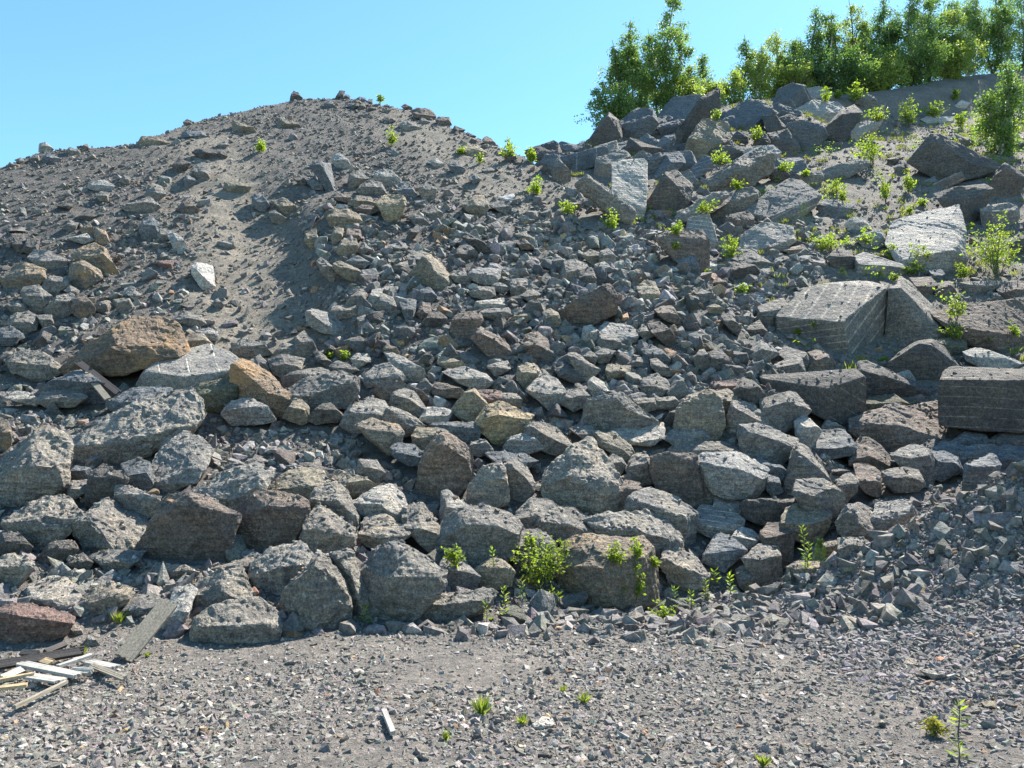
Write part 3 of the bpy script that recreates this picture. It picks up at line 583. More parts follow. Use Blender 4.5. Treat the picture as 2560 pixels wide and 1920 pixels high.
M p 128,48 130,33 138,12 150,10 153,14 148,30 138,47 131,52|131,34 146,28|pale upright boulder beside the leaning wooden plank|pale upright boulder
I s:k=1.2 150,165 152,148 160,135 175,128 188,130 195,140 203,158 190,163 170,167|154,152 175,146 198,154|
M s:k=1.3 155,56 157,35 170,25 200,22 213,30 218,45 216,54 190,60 165,62|157,40 185,40 215,42|wide low boulder covered in dust and gravel at the pile foot|wide gravelly boulder
M g 56,42 58,39 65,40 66,48 58,48||
M p 66,54 70,47 78,54 72,58||
M g 110,34 115,31 118,34 113,37||
I g 122,130 125,125 145,125 155,130 148,136 135,136||
I b 48,55 60,46 70,48 68,56||
I g 92,70 95,62 110,65 125,75 130,78 120,86 110,88 95,75||
I s:k=1.6 150,68 175,55 200,47 213,52 208,68 192,82 186,86 165,75|160,70 185,72 205,60|slab lying against the slope above the flat-faced brown boulder
I g 167,127 180,123 205,118 205,125 180,133||
I b 194,118 200,113 206,116 204,122||
J s:k=1.2 -6,140 0,125 12,115 33,107 42,117 44,122 35,135 20,150 10,152 0,147|-2,132 20,126 40,122|rough boulder with a crumbly top below the smooth brown boulder
J s:ks=.6:k=.8 14,172 25,145 40,128 50,118 57,121 63,135 68,150 75,175 60,181 40,187 22,182|50,119 46,150 45,184|tall pale pyramid of rough rock at the very foot of the pile|pale pyramid boulder
J s:k=.8 60,118 75,117 82,130 90,150 93,170 85,175 78,165 70,145|64,120 76,134 86,165|narrow boulder leaning beside the pale pyramid boulder
J s:k=.9 85,130 95,112 105,108 113,110 122,120 118,128 135,128 147,130 143,145 130,160 115,172 110,180 100,182 94,172 88,150|92,140 112,134 142,134|massive rough upright boulder at the foot of the pile beside the pale pyramid|massive rough boulder
N s:k=1.3 127,28 135,17 160,12 180,10 190,14 185,22 160,35 142,41 133,37|130,25 160,21 188,16|low long boulder with dusty top half sunk in the gravel|half-sunk long boulder
J g:k=1.3 143,115 150,90 160,82 180,80 195,84 206,95 207,102 200,115 190,125 170,128 150,122|147,100 165,92 190,94 205,100|large boulder with a broad dark front behind the birch sprigs|broad dark-fronted boulder
J r:k=.8 130,55 135,35 145,22 148,18 155,25 168,35 172,45 165,60 150,72 140,73 128,62|140,28 150,30 168,42|speckled brown boulder standing on end in the middle|speckled upright boulder
J t 124,22 128,16 145,18 140,30 135,35 125,28||
J s:k=.8 168,76 170,60 180,48 192,46 198,58 198,75 180,81|172,60 188,56|
J p 147,92 148,68 152,67 170,80 160,85 150,97||
J b 108,32 112,28 125,30 133,38 133,43 120,45 110,38||
J o 80,15 92,10 100,13 110,14 115,20 110,35 105,37 98,30|84,16 112,20|boulder with a rust-stained top at the edge of the fine rubble mound|rust-stained boulder
J t 60,58 65,50 75,53 95,62 90,65 75,70||
J s 43,75 50,65 60,60 70,67 79,82 78,95 72,97 62,90|46,72 66,74 78,86|
J s 35,98 40,88 50,80 60,85 75,95 76,108 65,115 58,110 50,118 38,110|37,96 55,96 75,102|large crumbly boulder just right of the smooth brown boulder
J p 75,75 90,67 105,62 113,68 118,80 116,92 105,85 95,80 82,85|78,75 100,76 116,86|pale boulder with a rounded lit face near the fine rubble mound
J s 83,100 90,87 100,86 115,94 120,100 108,108 95,112 85,106|84,100 103,104 118,101|
J s 118,80 130,77 138,85 145,100 143,115 135,110 125,100 118,95||
J t 13,68 20,55 35,48 50,50 56,60 45,70 38,77 28,72|16,64 40,62 54,62|boulder dusted with rubble and lit tan on its shoulder
J g 145,128 150,120 165,122 175,133 173,142 150,142|147,127 173,132|
J t 172,128 185,120 195,121 203,130 200,140 188,142 175,140||
J g 165,35 170,28 180,25 187,35 178,38||
J b 181,36 195,35 210,37 221,42 210,50 195,44||
J g 82,55 82,42 95,42 102,52 95,60||
A p 31,68 32,62 36,61 42,66 38,70||rounded stone on the left skyline of the pile
A g 51,70 55,66 62,68 63,73 56,72||
A b 34,75 38,70 48,75 44,79 36,80||
A t 108,65 113,58 122,57 134,63 128,67 118,66||
A b 143,58 147,53 158,53 163,58 158,61 148,57||
A d 153,70 158,67 175,68 178,73 170,77 160,75||
A t 185,52 185,45 200,52 203,56 190,55||
A r 145,43 148,41 153,43 152,46 146,46||
A p 69,98 72,94 82,92 90,96 88,100 78,100||pale flat-topped stone on the left flank of the pile
A g 76,104 80,101 86,102 85,108 79,108||
A g 95,91 98,88 103,90 102,95 97,94||
A g 114,104 120,95 127,97 130,103 123,109 118,106||
A g 97,114 110,108 117,105 125,113 118,119 105,117||
A r 140,115 145,109 150,109 157,116 148,119||
A b 111,132 113,123 120,122 125,127 125,137 118,140 113,137||
A g 125,135 127,130 135,132 136,137 128,140||
A p 133,136 137,134 148,147 147,149 138,147||
A t 177,98 180,94 190,93 197,97 195,102 183,101||
A g 151,84 155,80 165,81 165,90 158,94||
A b 145,92 148,87 154,92 152,97 147,97||
A d 137,80 142,75 150,78 148,83 138,86||
A g 50,130 55,124 62,126 58,133||
A o 64,131 70,126 75,132 73,137 66,134||
A o 75,140 76,130 83,132 86,140 82,142||
A p 55,138 68,134 74,139 66,142||
A d 8,140 10,135 18,135 20,145 15,151||
A d 18,148 22,138 30,140 30,152||
A d 59,122 70,117 76,120 70,124||
A b 200,105 205,103 212,109 208,115 200,112||
A g 172,64 178,61 181,64 175,67||
A g 23,75 30,72 31,77 25,78||
A g 12,76 16,74 19,76 16,79||
A d 45,112 52,110 60,110 55,115||
B d 27,15 28,11 30,8 33,9 36,13 35,16||knobbly stone standing on the highest ridge of the pile against the sky
B d 62,17 66,9 70,9 69,16||
B b 69,13 71,10 74,11 74,14||
B b 79,13 82,11 86,12 87,14 82,16||
B b 88,14 89,11 92,11 92,15||
B r 115,19 118,17 123,20 122,23 117,21||
B r 124,26 127,23 134,23 138,25 141,29 139,33 132,31 126,29||largest dark boulder sitting on the right shoulder of the pile skyline|skyline shoulder boulder
B r 142,30 145,28 152,29 154,34 148,36 143,33||
B r 179,45 182,42 186,44 189,47 188,50 182,48||
B t 18,38 19,30 27,34 36,38 35,40||tan wedge stone high on the bare dirt under the ridge
B g 113,36 119,32 130,38 128,42 118,41||
B T 160,54 165,50 174,52 182,58 181,62 170,61||flat tan slab on the right shoulder of the pile below the skyline
B g 100,31 105,29 110,32 104,34||
B g 81,28 85,26 89,29 84,30||
B p 60,62 66,58 72,63 75,69 68,73 62,67||
B b 44,69 50,66 58,68 62,88 58,91 50,78|52,67 61,86|long narrow blue-grey slab lying down the slope like a plank of stone|narrow stone slab
B g 74,77 82,72 88,78 76,86 73,84||
B p 94,77 97,72 105,72 114,79 110,84 100,85||
B g 80,87 90,80 98,82 102,90 95,92 85,92||
B b 112,88 114,81 122,84 127,91 120,96 114,93||
B g 129,88 134,82 142,86 141,93 133,96||
B r 60,92 65,89 75,93 74,97 65,95||
B t 76,97 80,92 90,93 94,98 92,102 79,101||
B T 96,98 102,92 115,93 117,98 115,105 111,108 111,115 104,113 100,105|97,100 103,105 116,98|tan block with a flat lit top, stepping down the middle of the scree|tan stepped block
B t 58,109 63,102 72,102 80,107 82,111 78,116 68,118 60,115|60,108 72,108 81,110|rounded tan boulder left of the tan stepped block|rounded tan boulder
B r 79,102 84,99 92,100 94,104 88,107||
B g 118,107 125,106 132,110 137,115 128,116||
B t 163,99 170,93 178,92 183,98 181,105 176,107 167,103||rounded brown boulder alone on the bare dirt of the right flank
B g 183,98 190,96 203,101 204,104 195,105||
B g 133,104 140,100 147,105 145,109 138,110||
B t 14,96 22,94 35,101 30,105 22,106||
B g 11,105 15,103 23,109 22,114 13,112||
B b 0,95 5,92 10,99 6,104 0,101||
B t 39,127 40,122 47,118 50,130 44,134||
B t 60,125 62,117 69,118 68,125 61,130||
B r 69,123 73,118 82,119 83,125 75,127||
B p 64,136 70,126 79,128 77,137 70,140||
B g 80,135 85,128 91,134 84,138||
B d 163,124 166,121 184,134 180,138 170,133||
B g 161,133 165,128 175,138 170,142||
B b 41,80 45,78 54,82 53,87 45,86||
B d 30,78 34,75 40,80 37,85||
B d 120,123 127,115 130,118 122,127||
B p 136,65 142,62 148,66 148,69 142,69||
B b 152,67 158,65 165,71 162,75 155,72||
B g 178,71 185,69 189,72 182,74||
B b 168,77 173,75 178,79 172,82||
B g 205,122 212,120 220,126 215,128||
B r 204,127 212,126 220,133 210,134||
O w 14,124 17,117 24,112 31,113 33,118 27,122 18,126||flat whitish stone lying in the fine gravel
O g 106,127 110,125 116,128 115,132 107,131||
O d 101,111 103,107 109,109 108,114 102,113||
O d 21,141 25,138 31,141 30,145 22,145||
O g 48,137 50,130 55,130 56,136 52,139||
O d 68,136 71,133 75,135 74,138||
P p 140,75 150,74 162,82 160,86 150,82||pale oblong stone on the gravel berm
P g 178,108 181,105 187,106 188,111 181,112||
P g 127,70 129,65 138,66 141,71 136,75 129,73||
P g 106,117 109,114 112,117 111,120||
P t 188,100 198,99 200,106 192,107||
N g 23,69 26,66 32,67 29,71||
N d 67,58 70,55 74,57 72,60||
"""
# ------------------------------------------------------------------ object helpers
def tag(o, label=None, cat=None, group=None, kind=None):
    if label: o['label'] = label
    if cat: o['category'] = cat
    if group: o['group'] = group
    if kind: o['kind'] = kind
    return o
def mesh_obj(name, verts, faces, mat, parent=None, smooth=False, attrs=None, loc=None):
    me = bpy.data.meshes.new(name)
    verts = np.asarray(verts, np.float32); faces = np.asarray(faces, np.int32)
    k = faces.shape[1]
    me.vertices.add(len(verts)); me.vertices.foreach_set('co', verts.ravel())
    me.loops.add(faces.size); me.loops.foreach_set('vertex_index', faces.ravel())
    me.polygons.add(len(faces)); me.polygons.foreach_set('loop_start', np.arange(0, faces.size, k, dtype=np.int32))
    me.update(calc_edges=True)
    me.polygons.foreach_set('use_smooth', np.full(len(faces), bool(smooth)))
    for an, (ty, dom, data) in (attrs or {}).items():
        at_ = me.attributes.new(an, ty, dom)
        at_.data.foreach_set('color' if 'COLOR' in ty else 'value', np.asarray(data, np.float32).ravel())
    me.validate()
    me.materials.append(mat)
    o = bpy.data.objects.new(name, me); COL.objects.link(o)
    if parent: o.parent = parent
    if loc is not None: o.location = loc
    return o
def empty(name, loc):
    o = bpy.data.objects.new(name, None); COL.objects.link(o); o.location = loc; o.empty_display_size = .2; return o

# ------------------------------------------------------------------ the ground sheet
def spaced(a, b, step): return np.arange(a, b, step)
gx = np.concatenate([-np.geomspace(1500, 33, 26), spaced(-32, -12, .16), spaced(-12, 12, .055), spaced(12, 34, .16), np.geomspace(35, 1500, 26)])
gy = np.concatenate([-np.geomspace(1500, 4, 20), spaced(-3, 2.4, .2), spaced(2.4, 12, .04), spaced(12, 24, .07), spaced(24, 46, .14), np.geomspace(47, 1500, 28)])
GX, GY = np.meshgrid(gx, gy)
GZ = terrain(GX, GY)
def sand_mask(X, Y):
    gxl = np.interp(Y, [10, 13.3, 17, 22.5, 27], [-2.6, -3.1, -4.7, -7.6, -9.5])
    s = X-gxl
    a = np.exp(-((s+1.5)/1.5)**2)*sstep(11.5, 13.5, Y)*(1-sstep(24, 28, Y))
    # upper right of the pile: bare dirt between the ridge and the coarse scree
    b = np.exp(-((X-(np.interp(Y, [15, 20, 27], [2.2, .2, -3.6])))/1.5)**2)*sstep(14.5, 17, Y)*.8
    return np.clip(np.maximum(a, b), 0, 1)
def rightness(X, Y): # 1 on the right-hand slope
    e = np.interp(Y, [9, 12, 15, 18, 22, 26], [4.6, 4.6, 4.5, 3.9, 2.4, .9]); return sstep(-.3, .4, X-e)*sstep(9.5, 11, Y)
S = sand_mask(GX, GY); RT = rightness(GX, GY); BT = sstep(-.25, .1, berm(GX, GY))*(GX > 2)
tint = np.zeros(GX.shape+(4,)); tint[..., 3] = 1
c0 = np.array([.122, .114, .104]); cs = np.array([.235, .208, .17]); cr = np.array([.18, .163, .14]); cb = np.array([.16, .142, .135]); cf = np.array([.18, .164, .148])
for k in range(3):
    c = c0[k]*(1-S)+cs[k]*S
    c = c*(1-RT)+cr[k]*RT
    fl = 1-sstep(6.0, 7.5, GY-.0*GX)
    c = c*(1-fl)+cf[k]*fl
    c = c*(1-BT)+cb[k]*BT
    tint[..., k] = c*.9
ny, nx = GX.shape
idx = np.arange(nx*ny).reshape(ny, nx)
F = np.stack([idx[:-1, :-1], idx[:-1, 1:], idx[1:, 1:], idx[1:, :-1]], -1).reshape(-1, 4)
V = np.stack([GX, GY, GZ], -1).reshape(-1, 3)
ground = mesh_obj('ground', V, F, M_DIRT, smooth=True, attrs={'tint': ('FLOAT_COLOR', 'POINT', tint)})
tag(ground, 'dusty quarry ground rising into the rubble pile', kind='structure')

# ------------------------------------------------------------------ rocks
OFF = {r: (x/2.5, y/2.5) for r, x, y in
       [('A', 0, 160), ('B', 640, 200), ('C', 1280, 160), ('D', 1860, 160), ('E', 0, 600), ('F', 640, 600), ('G', 1280, 600), ('H', 1860, 600),
        ('I', 0, 1020), ('J', 640, 1020), ('K', 1280, 1020), ('L', 1860, 1020), ('M', 0, 1440), ('N', 640, 1440), ('O', 1280, 1440), ('P', 1860, 1440)]}
KP = 10/7.9
TONE = {'g': (.215, .206, .194, .12), 'b': (.150, .165, .182, .0), 'd': (.120, .113, .108, .12), 'r': (.185, .155, .138, .25), 'o': (.235, .20, .16, .55),
        'O': (.23, .175, .13, .62), 't': (.25, .222, .175, .3), 'T': (.34, .28, .19, .45), 'p': (.32, .31, .295, .05), 'm': (.115, .115, .085, .15),
        's': (.25, .237, .217, .1), 'w': (.50, .485, .46, 0), 'x': (.19, .135, .122, .15)}
def pts(s, off):
    return np.array([[float(a)*KP+off[0], float(b)*KP+off[1]] for a, b in (q.split(',') for q in s.split())])

def refine(bm, L_):
    for _ in range(7):
        es = [e for e in bm.edges if e.calc_length() > L_*1.35]
        if not es: break
        bmesh.ops.subdivide_edges(bm, edges=es, cuts=1, use_grid_fill=True)
        bmesh.ops.triangulate(bm, faces=[f for f in bm.faces if len(f.verts) > 3])

def hull_mesh(P, size, L_, amp, seed, bev=.035, chips=3, center=None):
    bm = bmesh.new()
    for p in P: bm.verts.new(p)
    r = bmesh.ops.convex_hull(bm, input=bm.verts)
    bmesh.ops.delete(bm, geom=[g for g in set(r['geom_interior']+r['geom_unused']) if isinstance(g, bmesh.types.BMVert) and g.is_valid], context='VERTS')
    rr = random.Random(seed)
    bmesh.ops.dissolve_limit(bm, angle_limit=math.radians(9), verts=bm.verts, edges=bm.edges)
    for _ in range(chips):    # knock off a few corners
        n = Vector((rr.gauss(0, 1), rr.gauss(0, 1), rr.gauss(0, 1))).normalized()
        if n.y > .3: n.y = -n.y
        d = max(v.co.dot(n) for v in bm.verts)-rr.uniform(.012, .06)*size
        g = bmesh.ops.bisect_plane(bm, geom=bm.verts[:]+bm.edges[:]+bm.faces[:], plane_co=n*d, plane_no=n, clear_outer=True)
        ed = [e for e in bm.edges if e.is_boundary]
        if ed: bmesh.ops.edgeloop_fill(bm, edges=ed)
    bmesh.ops.bevel(bm, geom=bm.edges[:], offset=bev*size, segments=1, affect='EDGES', clamp_overlap=True)
    bmesh.ops.triangulate(bm, faces=bm.faces[:])
    refine(bm, L_)
    bmesh.ops.recalc_face_normals(bm, faces=bm.faces[:]); bm.normal_update()
    co = np.array([v.co[:] for v in bm.verts]); no = np.array([v.normal[:] for v in bm.verts])
    fa = np.array([[v.index for v in f.verts] for f in bm.faces if len(f.verts) == 3])
    bm.free()
    fo = 1.0/size; q = co*fo*1.6+seed*7.13
    ridg = np.abs(perlin(q*1.7+3))
    d = amp*size*(.9*fbm(q, 2, .45)-.7*ridg+.2)
    tn_ = fbm(q*1.3+11, 2, .5)*3.2; tf = tn_-np.floor(tn_); tn_ = np.floor(tn_)+sstep(.35, .6, tf); d = d+amp*size*.42*tn_
    fo2 = 9.0
    d = d+.30*amp*size*fbm(q*4.2, 3, .65)+min(.022, .3*amp*size)*fbm(co*16.+seed, 3, .7)
    co = co+no*d[:, None]
    return co, fa

ROCKV, ROCKF, _vo = [], [], 0
entries = []
for ln in ROCKS.strip().splitlines():
    head, rest = ln.split(' ', 1)
    reg = head; code, rest2 = rest.split(' ', 1)
    parts = rest2.split('|')
    o = code.split(':'); opt = {}
    for q in o[1:]:
        k, v_ = q.split('='); opt[k] = v_
    entries.append(dict(reg=reg, tone=o[0], opt=opt, out=pts(parts[0], OFF[reg]), ridge=pts(parts[1], OFF[reg]) if parts[1].strip() else None,
                        label=parts[2].strip() if len(parts) > 2 else '', short=parts[3].strip() if len(parts) > 3 else ''))
frr = random.Random(12)
for k in range(40):     # loose stones heaped along the crest of the pile
    u0 = 195+frr.random()*330; v0 = np.interp(u0, [p[0] for p in CRESTP], [p[1] for p in CRESTP])+frr.uniform(0, 9); w0 = frr.uniform(4, 13 if u0 > 320 else 8); h0 = w0*frr.uniform(.5, .9)
    P_ = [(u0+math.cos(a)*w0/2, v0+math.sin(a)*h0/2) for a in sorted(frr.uniform(0, 6.283) for _ in range(6))]
    entries.append(dict(reg='B', tone=frr.choice('bdgr'), opt={}, out=np.array(P_), ridge=None, label='', short=''))
for k in range(46):     # further slabs and blocks jammed between and behind the measured ones on the crest
    t = k/46; u0 = 545+frr.random()*245; top = np.interp(u0, [545, 600, 640, 700, 760, 800], [158, 140, 118, 100, 100, 105]); v0 = top+14+frr.random()*(70 if u0 > 600 else 30)
    if v0 > 150+(u0-560)*.35 and u0 < 640: v0 = top+16
    w0, h0 = frr.uniform(24, 44), frr.uniform(18, 34); an = frr.uniform(-.6, .6)
    P_ = []
    for a in sorted(frr.uniform(0, 6.283) for _ in range(7)):
        x_, y_ = math.cos(a)*w0/2, math.sin(a)*h0/2; P_.append((u0+x_*math.cos(an)-y_*math.sin(an), v0+x_*math.sin(an)+y_*math.cos(an)))
    entries.append(dict(reg='C', tone=frr.choice('bbddg'), opt={'y': '0.7', 'k': '.75'}, out=np.array(P_), ridge=None, label='', short='', fill=True))
BIGREG = {'C', 'D'}
for i, e in enumerate(entries):
    seed = i+1; rr = random.Random(seed*91)
    out = e['out']; opt = e['opt']
    _m = (out.min(0)+out.max(0))/2; _g = 1.03 if 'st' in opt else 1.17; out = _m+(out-_m)*_g
    if e['ridge'] is not None and _g > 1: e['ridge'] = _m+(e['ridge']-_m)*1.06
    mn, mx = out.min(0), out.max(0)
    if mn[1] < 172:      # stones on a skyline: settle them until their foot meets the ground behind
        sh = 0; uu_ = (mn[0]+mx[0])/2
        while sh < 14 and not real_hit(uu_, mx[1]-.22*(mx[1]-mn[1])+sh): sh += .5
        out = out+np.array([0, sh])
        if e['ridge'] is not None: e['ridge'] = e['ridge']+np.array([0, sh])
        mn, mx = out.min(0), out.max(0)
    w, h = mx-mn; cu = (mn+mx)/2
    uc = float(opt['uc'])*KP+OFF[e['reg']][0] if 'uc' in opt else None
    vb = mn[1]+.72*h
    Y0 = hit(cu[0], vb)
    px = Y0/FPX
    sz = math.sqrt(w*h)*px
    S_ = math.sqrt(max(w, 1)*max(h, 1))*px
    _big = e['reg'] in 'CDH' and not opt.get('y')
    Y0 = Y0-(.34 if _big else .24)*S_+float(opt.get('y', 0))
    px = Y0/FPX
    ridge = e['ridge']
    auto = ridge is None
    if auto:
        vr = mn[1]+rr.uniform(.3, .5)*h
        ridge = np.array([[mn[0]+.22*w, vr+rr.uniform(-.08, .12)*h], [cu[0]+rr.uniform(-.15, .15)*w, vr], [mn[0]+.8*w, vr+rr.uniform(-.1, .12)*h]])
    if uc is None: uc = cu[0]+rr.uniform(-.12, .12)*w
    kt = float(opt.get('k', 1.05 if e['reg'] in 'CD' else 1.6)); kb = float(opt.get('kb', .22)); ks = float(opt.get('ks', .30))
    o_ = np.argsort(ridge[:, 0]); rs = ridge[o_]
    P3 = []
    dmax = 0
    vmid = ridge[:, 1].mean()
    def depth(p):
        # the ridge is the edge between the upper and the front face
        if len(rs) > 1 and (rs[-1, 0]-rs[0, 0]) > .25*w:
            m_ = rs if abs(rs[:, 1].max()-rs[:, 1].min()) < 2*h else rs
            vr_ = np.interp(p[0], m_[:, 0], m_[:, 1])
        else: vr_ = vmid
        dv = vr_-p[1]
        return (kt*max(dv, 0)+kb*max(-dv, 0)+ks*abs(p[0]-uc))*px
    for p in out: 
        d = depth(p); dmax = max(dmax, d); P3.append(at(p[0], p[1], Y0+d))
    for p in ridge:
        # pull ridge points inside the outline a touch
        q = p+(cu-p)*.03
        d = ks*abs(q[0]-uc)*px-.02*S_
        P3.append(at(q[0], q[1], Y0+d))
    thick = max(dmax, .35*S_)+.35*S_
    for p in out:
        q = cu+(p-cu)*.72
        if p[1] > cu[1]: q[1] += 0.1*h
        P3.append(at(q[0], q[1], Y0+thick))
    P3 = np.array(P3); C0 = P3.mean(0); P3 = P3-C0
    blocky = 'st' in opt
    s = e['tone'] == 's'
    pixw = px
    L_ = max(S_/(34 if S_/px > 50 else 18), 1.9*pixw)
    planar = e['reg'] in 'CDH' and not s
    amp = .010 if blocky else .02 if planar else (.058 if s else .038)
    co, fa = hull_mesh(P3, S_, L_, amp, seed, bev=.010 if (blocky or planar) else (.03 if s else .016), chips=0 if blocky else 4 if planar else (9 if S_/px > 45 else 6 if S_/px > 24 else 3))
    kind = 'block' if blocky else 'boulder' if math.sqrt(w*h) > 34 else 'rock' if math.sqrt(w*h) > 17 else 'stone'
    e['kind'] = kind; e['c'] = cu; e['wh'] = (w, h)
    name = {'block': 'quarry_block', 'boulder': 'boulder', 'rock': 'rock', 'stone': 'stone'}[kind]
    attrs = None
    if blocky:
        ang, sp_, fsel = opt['st'].split(',')
        ang = math.radians(float(ang)); sp_ = float(sp_)*KP*px
        a_, b_, c_ = co[fa[:, 0]], co[fa[:, 1]], co[fa[:, 2]]
        n = np.cross(b_-a_, c_-a_); n /= np.linalg.norm(n, axis=1)[:, None]+1e-9
        X, Z, Yy = co[:, 0], co[:, 2], co[:, 1]
        def gc(angle, tilt=0.):
            return (X*math.sin(angle)+Z*math.cos(angle)-Yy*tilt)/sp_
        top = n[:, 2] > .5
        g0 = gc(ang); msk = np.ones(len(fa)); gf = np.repeat(g0[fa].reshape(-1, 3), 1, 0)
        if fsel == 'L':   # three-face scored block: the visible top, left and right faces each have their own direction
            dg = math.radians(-42); gd = gc(dg, .0)
            right = (n[:, 0] > .25) & ~top
            gf = np.where((top | right)[:, None], (gc(math.radians(-47))*.62)[fa], g0[fa])
        elif fsel == 't': msk = top.astype(float)
        elif fsel == 'l': msk = (~top).astype(float)
        elif fsel == 'r': msk = ((n[:, 0] > -.1) & ~top).astype(float)
        attrs = {'groove': ('FLOAT', 'CORNER', gf), 'gmask': ('FLOAT', 'CORNER', np.repeat(msk, 3)*.13*min(1, 6*KP*px/sp_))}
    ob = mesh_obj(name, co, fa, M_BLOCK if blocky else M_ROCK, attrs=attrs, loc=C0)
    tn = TONE[e['tone']]; j = rr.uniform(.86, 1.16); wm = rr.uniform(-.02, .03)
    j *= .95; ob.color = (tn[0]*j*(1.03+wm), tn[1]*j, tn[2]*j*(.95-wm), tn[3]+(rr.uniform(-.1, .12) if tn[3] > .05 else 0))
    e['ob'] = ob; e['co'] = C0
    ROCKV.append(co+C0); ROCKF.append(fa+_vo); _vo += len(co)

# labels: hand-written ones, and for the rest size, tone, shape and the nearest named neighbour
marks = [e for e in entries if e['short']]
TW = {'g': 'grey', 'b': 'blue-grey', 'd': 'dark', 'r': 'brownish', 'o': 'rust-stained', 'O': 'orange', 't': 'tan', 'T': 'golden-tan', 'p': 'pale', 'm': 'mossy', 's': 'dusty', 'w': 'whitish', 'x': 'reddish'}
def describe(e, full=False):
    w, h = e['wh']; r = w/h
    shp = 'long' if r > 2.3 else 'flat' if r > 1.6 else 'upright' if r < .72 else 'angular'
    k = {'block': 'block', 'boulder': 'boulder', 'rock': 'rock', 'stone': 'stone'}[e['kind']]
    return f"{TW[e['tone']]} {shp} {k}"
for e in entries:
    if e['label']: e['lab'] = e['label']; continue
    c = e['c']; best = min(marks, key=lambda m_: np.hypot(*(m_['c']-c))-.25*math.sqrt(m_['wh'][0]*m_['wh'][1]))
    d = c-best['c']; dist = np.hypot(*d)
    near = 'just' if dist < 45 else 'some way'
    rel = (('above' if d[1] < 0 else 'below') if abs(d[1]) > abs(d[0])*.8 else ('left of' if d[0] < 0 else 'right of'))
    e['key'] = (describe(e), f"{near} {rel} the {best['short']}")
groups = {}
for e in entries:
    if 'key' in e: groups.setdefault(e['key'], []).append(e)
ORD = ['', '', 'two', 'three', 'four', 'five', 'six', 'seven', 'eight', 'nine', 'ten']
ORN = ['first', 'second', 'third', 'fourth', 'fifth', 'sixth', 'seventh', 'eighth', 'ninth', 'tenth']
for (a, b), g in groups.items():
    g.sort(key=lambda e: e['c'][1])
    n = len(g)
    for k, e in enumerate(g):
        if n == 1: e['lab'] = f"{a} {b}"
        elif k == 0: e['lab'] = f"uppermost {a} {b}"
        elif k == n-1: e['lab'] = f"lowest {a} {b}"
        else: e['lab'] = f"{ORN[k]} {a} down, {b}"
for e in entries:
    o = e['ob']; tag(o, e['lab'], {'block': 'quarry block', 'boulder': 'boulder', 'rock': 'rock', 'stone': 'stone'}[e['kind']],
        {'block': 'drilled quarry blocks', 'boulder': 'boulders of the rubble pile and slope', 'rock': 'rocks lying in the rubble', 'stone': 'stones lying in the rubble'}[e['kind']])

# ------------------------------------------------------------------ stone library and scattering
def make_lib(n, sub, flat=(.55, 1.0), seed0=500, npt=14):
    lib = []
    for k in range(n):
        r_ = np.random.default_rng(seed0+k)
        if npt < 9:
            p = np.concatenate([np.array([[a, b, c] for a in (-.62, .62) for b in (-.62, .62) for c in (-.62, .62)], float)+r_.normal(size=(8, 3))*.2, r_.normal(size=(3, 3))*.62])
        else:
            p = r_.normal(size=(npt, 3)); p /= np.linalg.norm(p, axis=1)[:, None]
            p = np.sign(p)*np.abs(p)**.55
        p *= np.array([1, r_.uniform(.5, .95), r_.uniform(*flat)])*.55
        bm = bmesh.new()
        for q in p: bm.verts.new(q)
        r = bmesh.ops.convex_hull(bm, input=bm.verts)
        bmesh.ops.delete(bm, geom=[g for g in set(r['geom_interior']+r['geom_unused']) if isinstance(g, bmesh.types.BMVert) and g.is_valid], context='VERTS')
        if sub:
            bmesh.ops.bevel(bm, geom=bm.edges[:], offset=.03, segments=1, affect='EDGES', clamp_overlap=True)
            bmesh.ops.triangulate(bm, faces=bm.faces[:]); refine(bm, .16)
        bmesh.ops.triangulate(bm, faces=bm.faces[:]); bmesh.ops.recalc_face_normals(bm, faces=bm.faces[:]); bm.normal_update()
        co = np.array([v.co[:] for v in bm.verts]); no = np.array([v.normal[:] for v in bm.verts]); fa = np.array([[v.index for v in f.verts] for f in bm.faces])
        bm.free()
        if sub: co = co+no*(.06*fbm(co*3+k*3.3, 3))[:, None]
        lib.append((co, fa))
    return lib
LIB_S = make_lib(40, False, flat=(.4, .9), npt=7); LIB_M = make_lib(30, True, flat=(.45, .95), seed0=900, npt=10)

gv = V.astype(float); sel = (gv[:, 0] > -30) & (gv[:, 0] < 32) & (gv[:, 1] > 2) & (gv[:, 1] < 45)
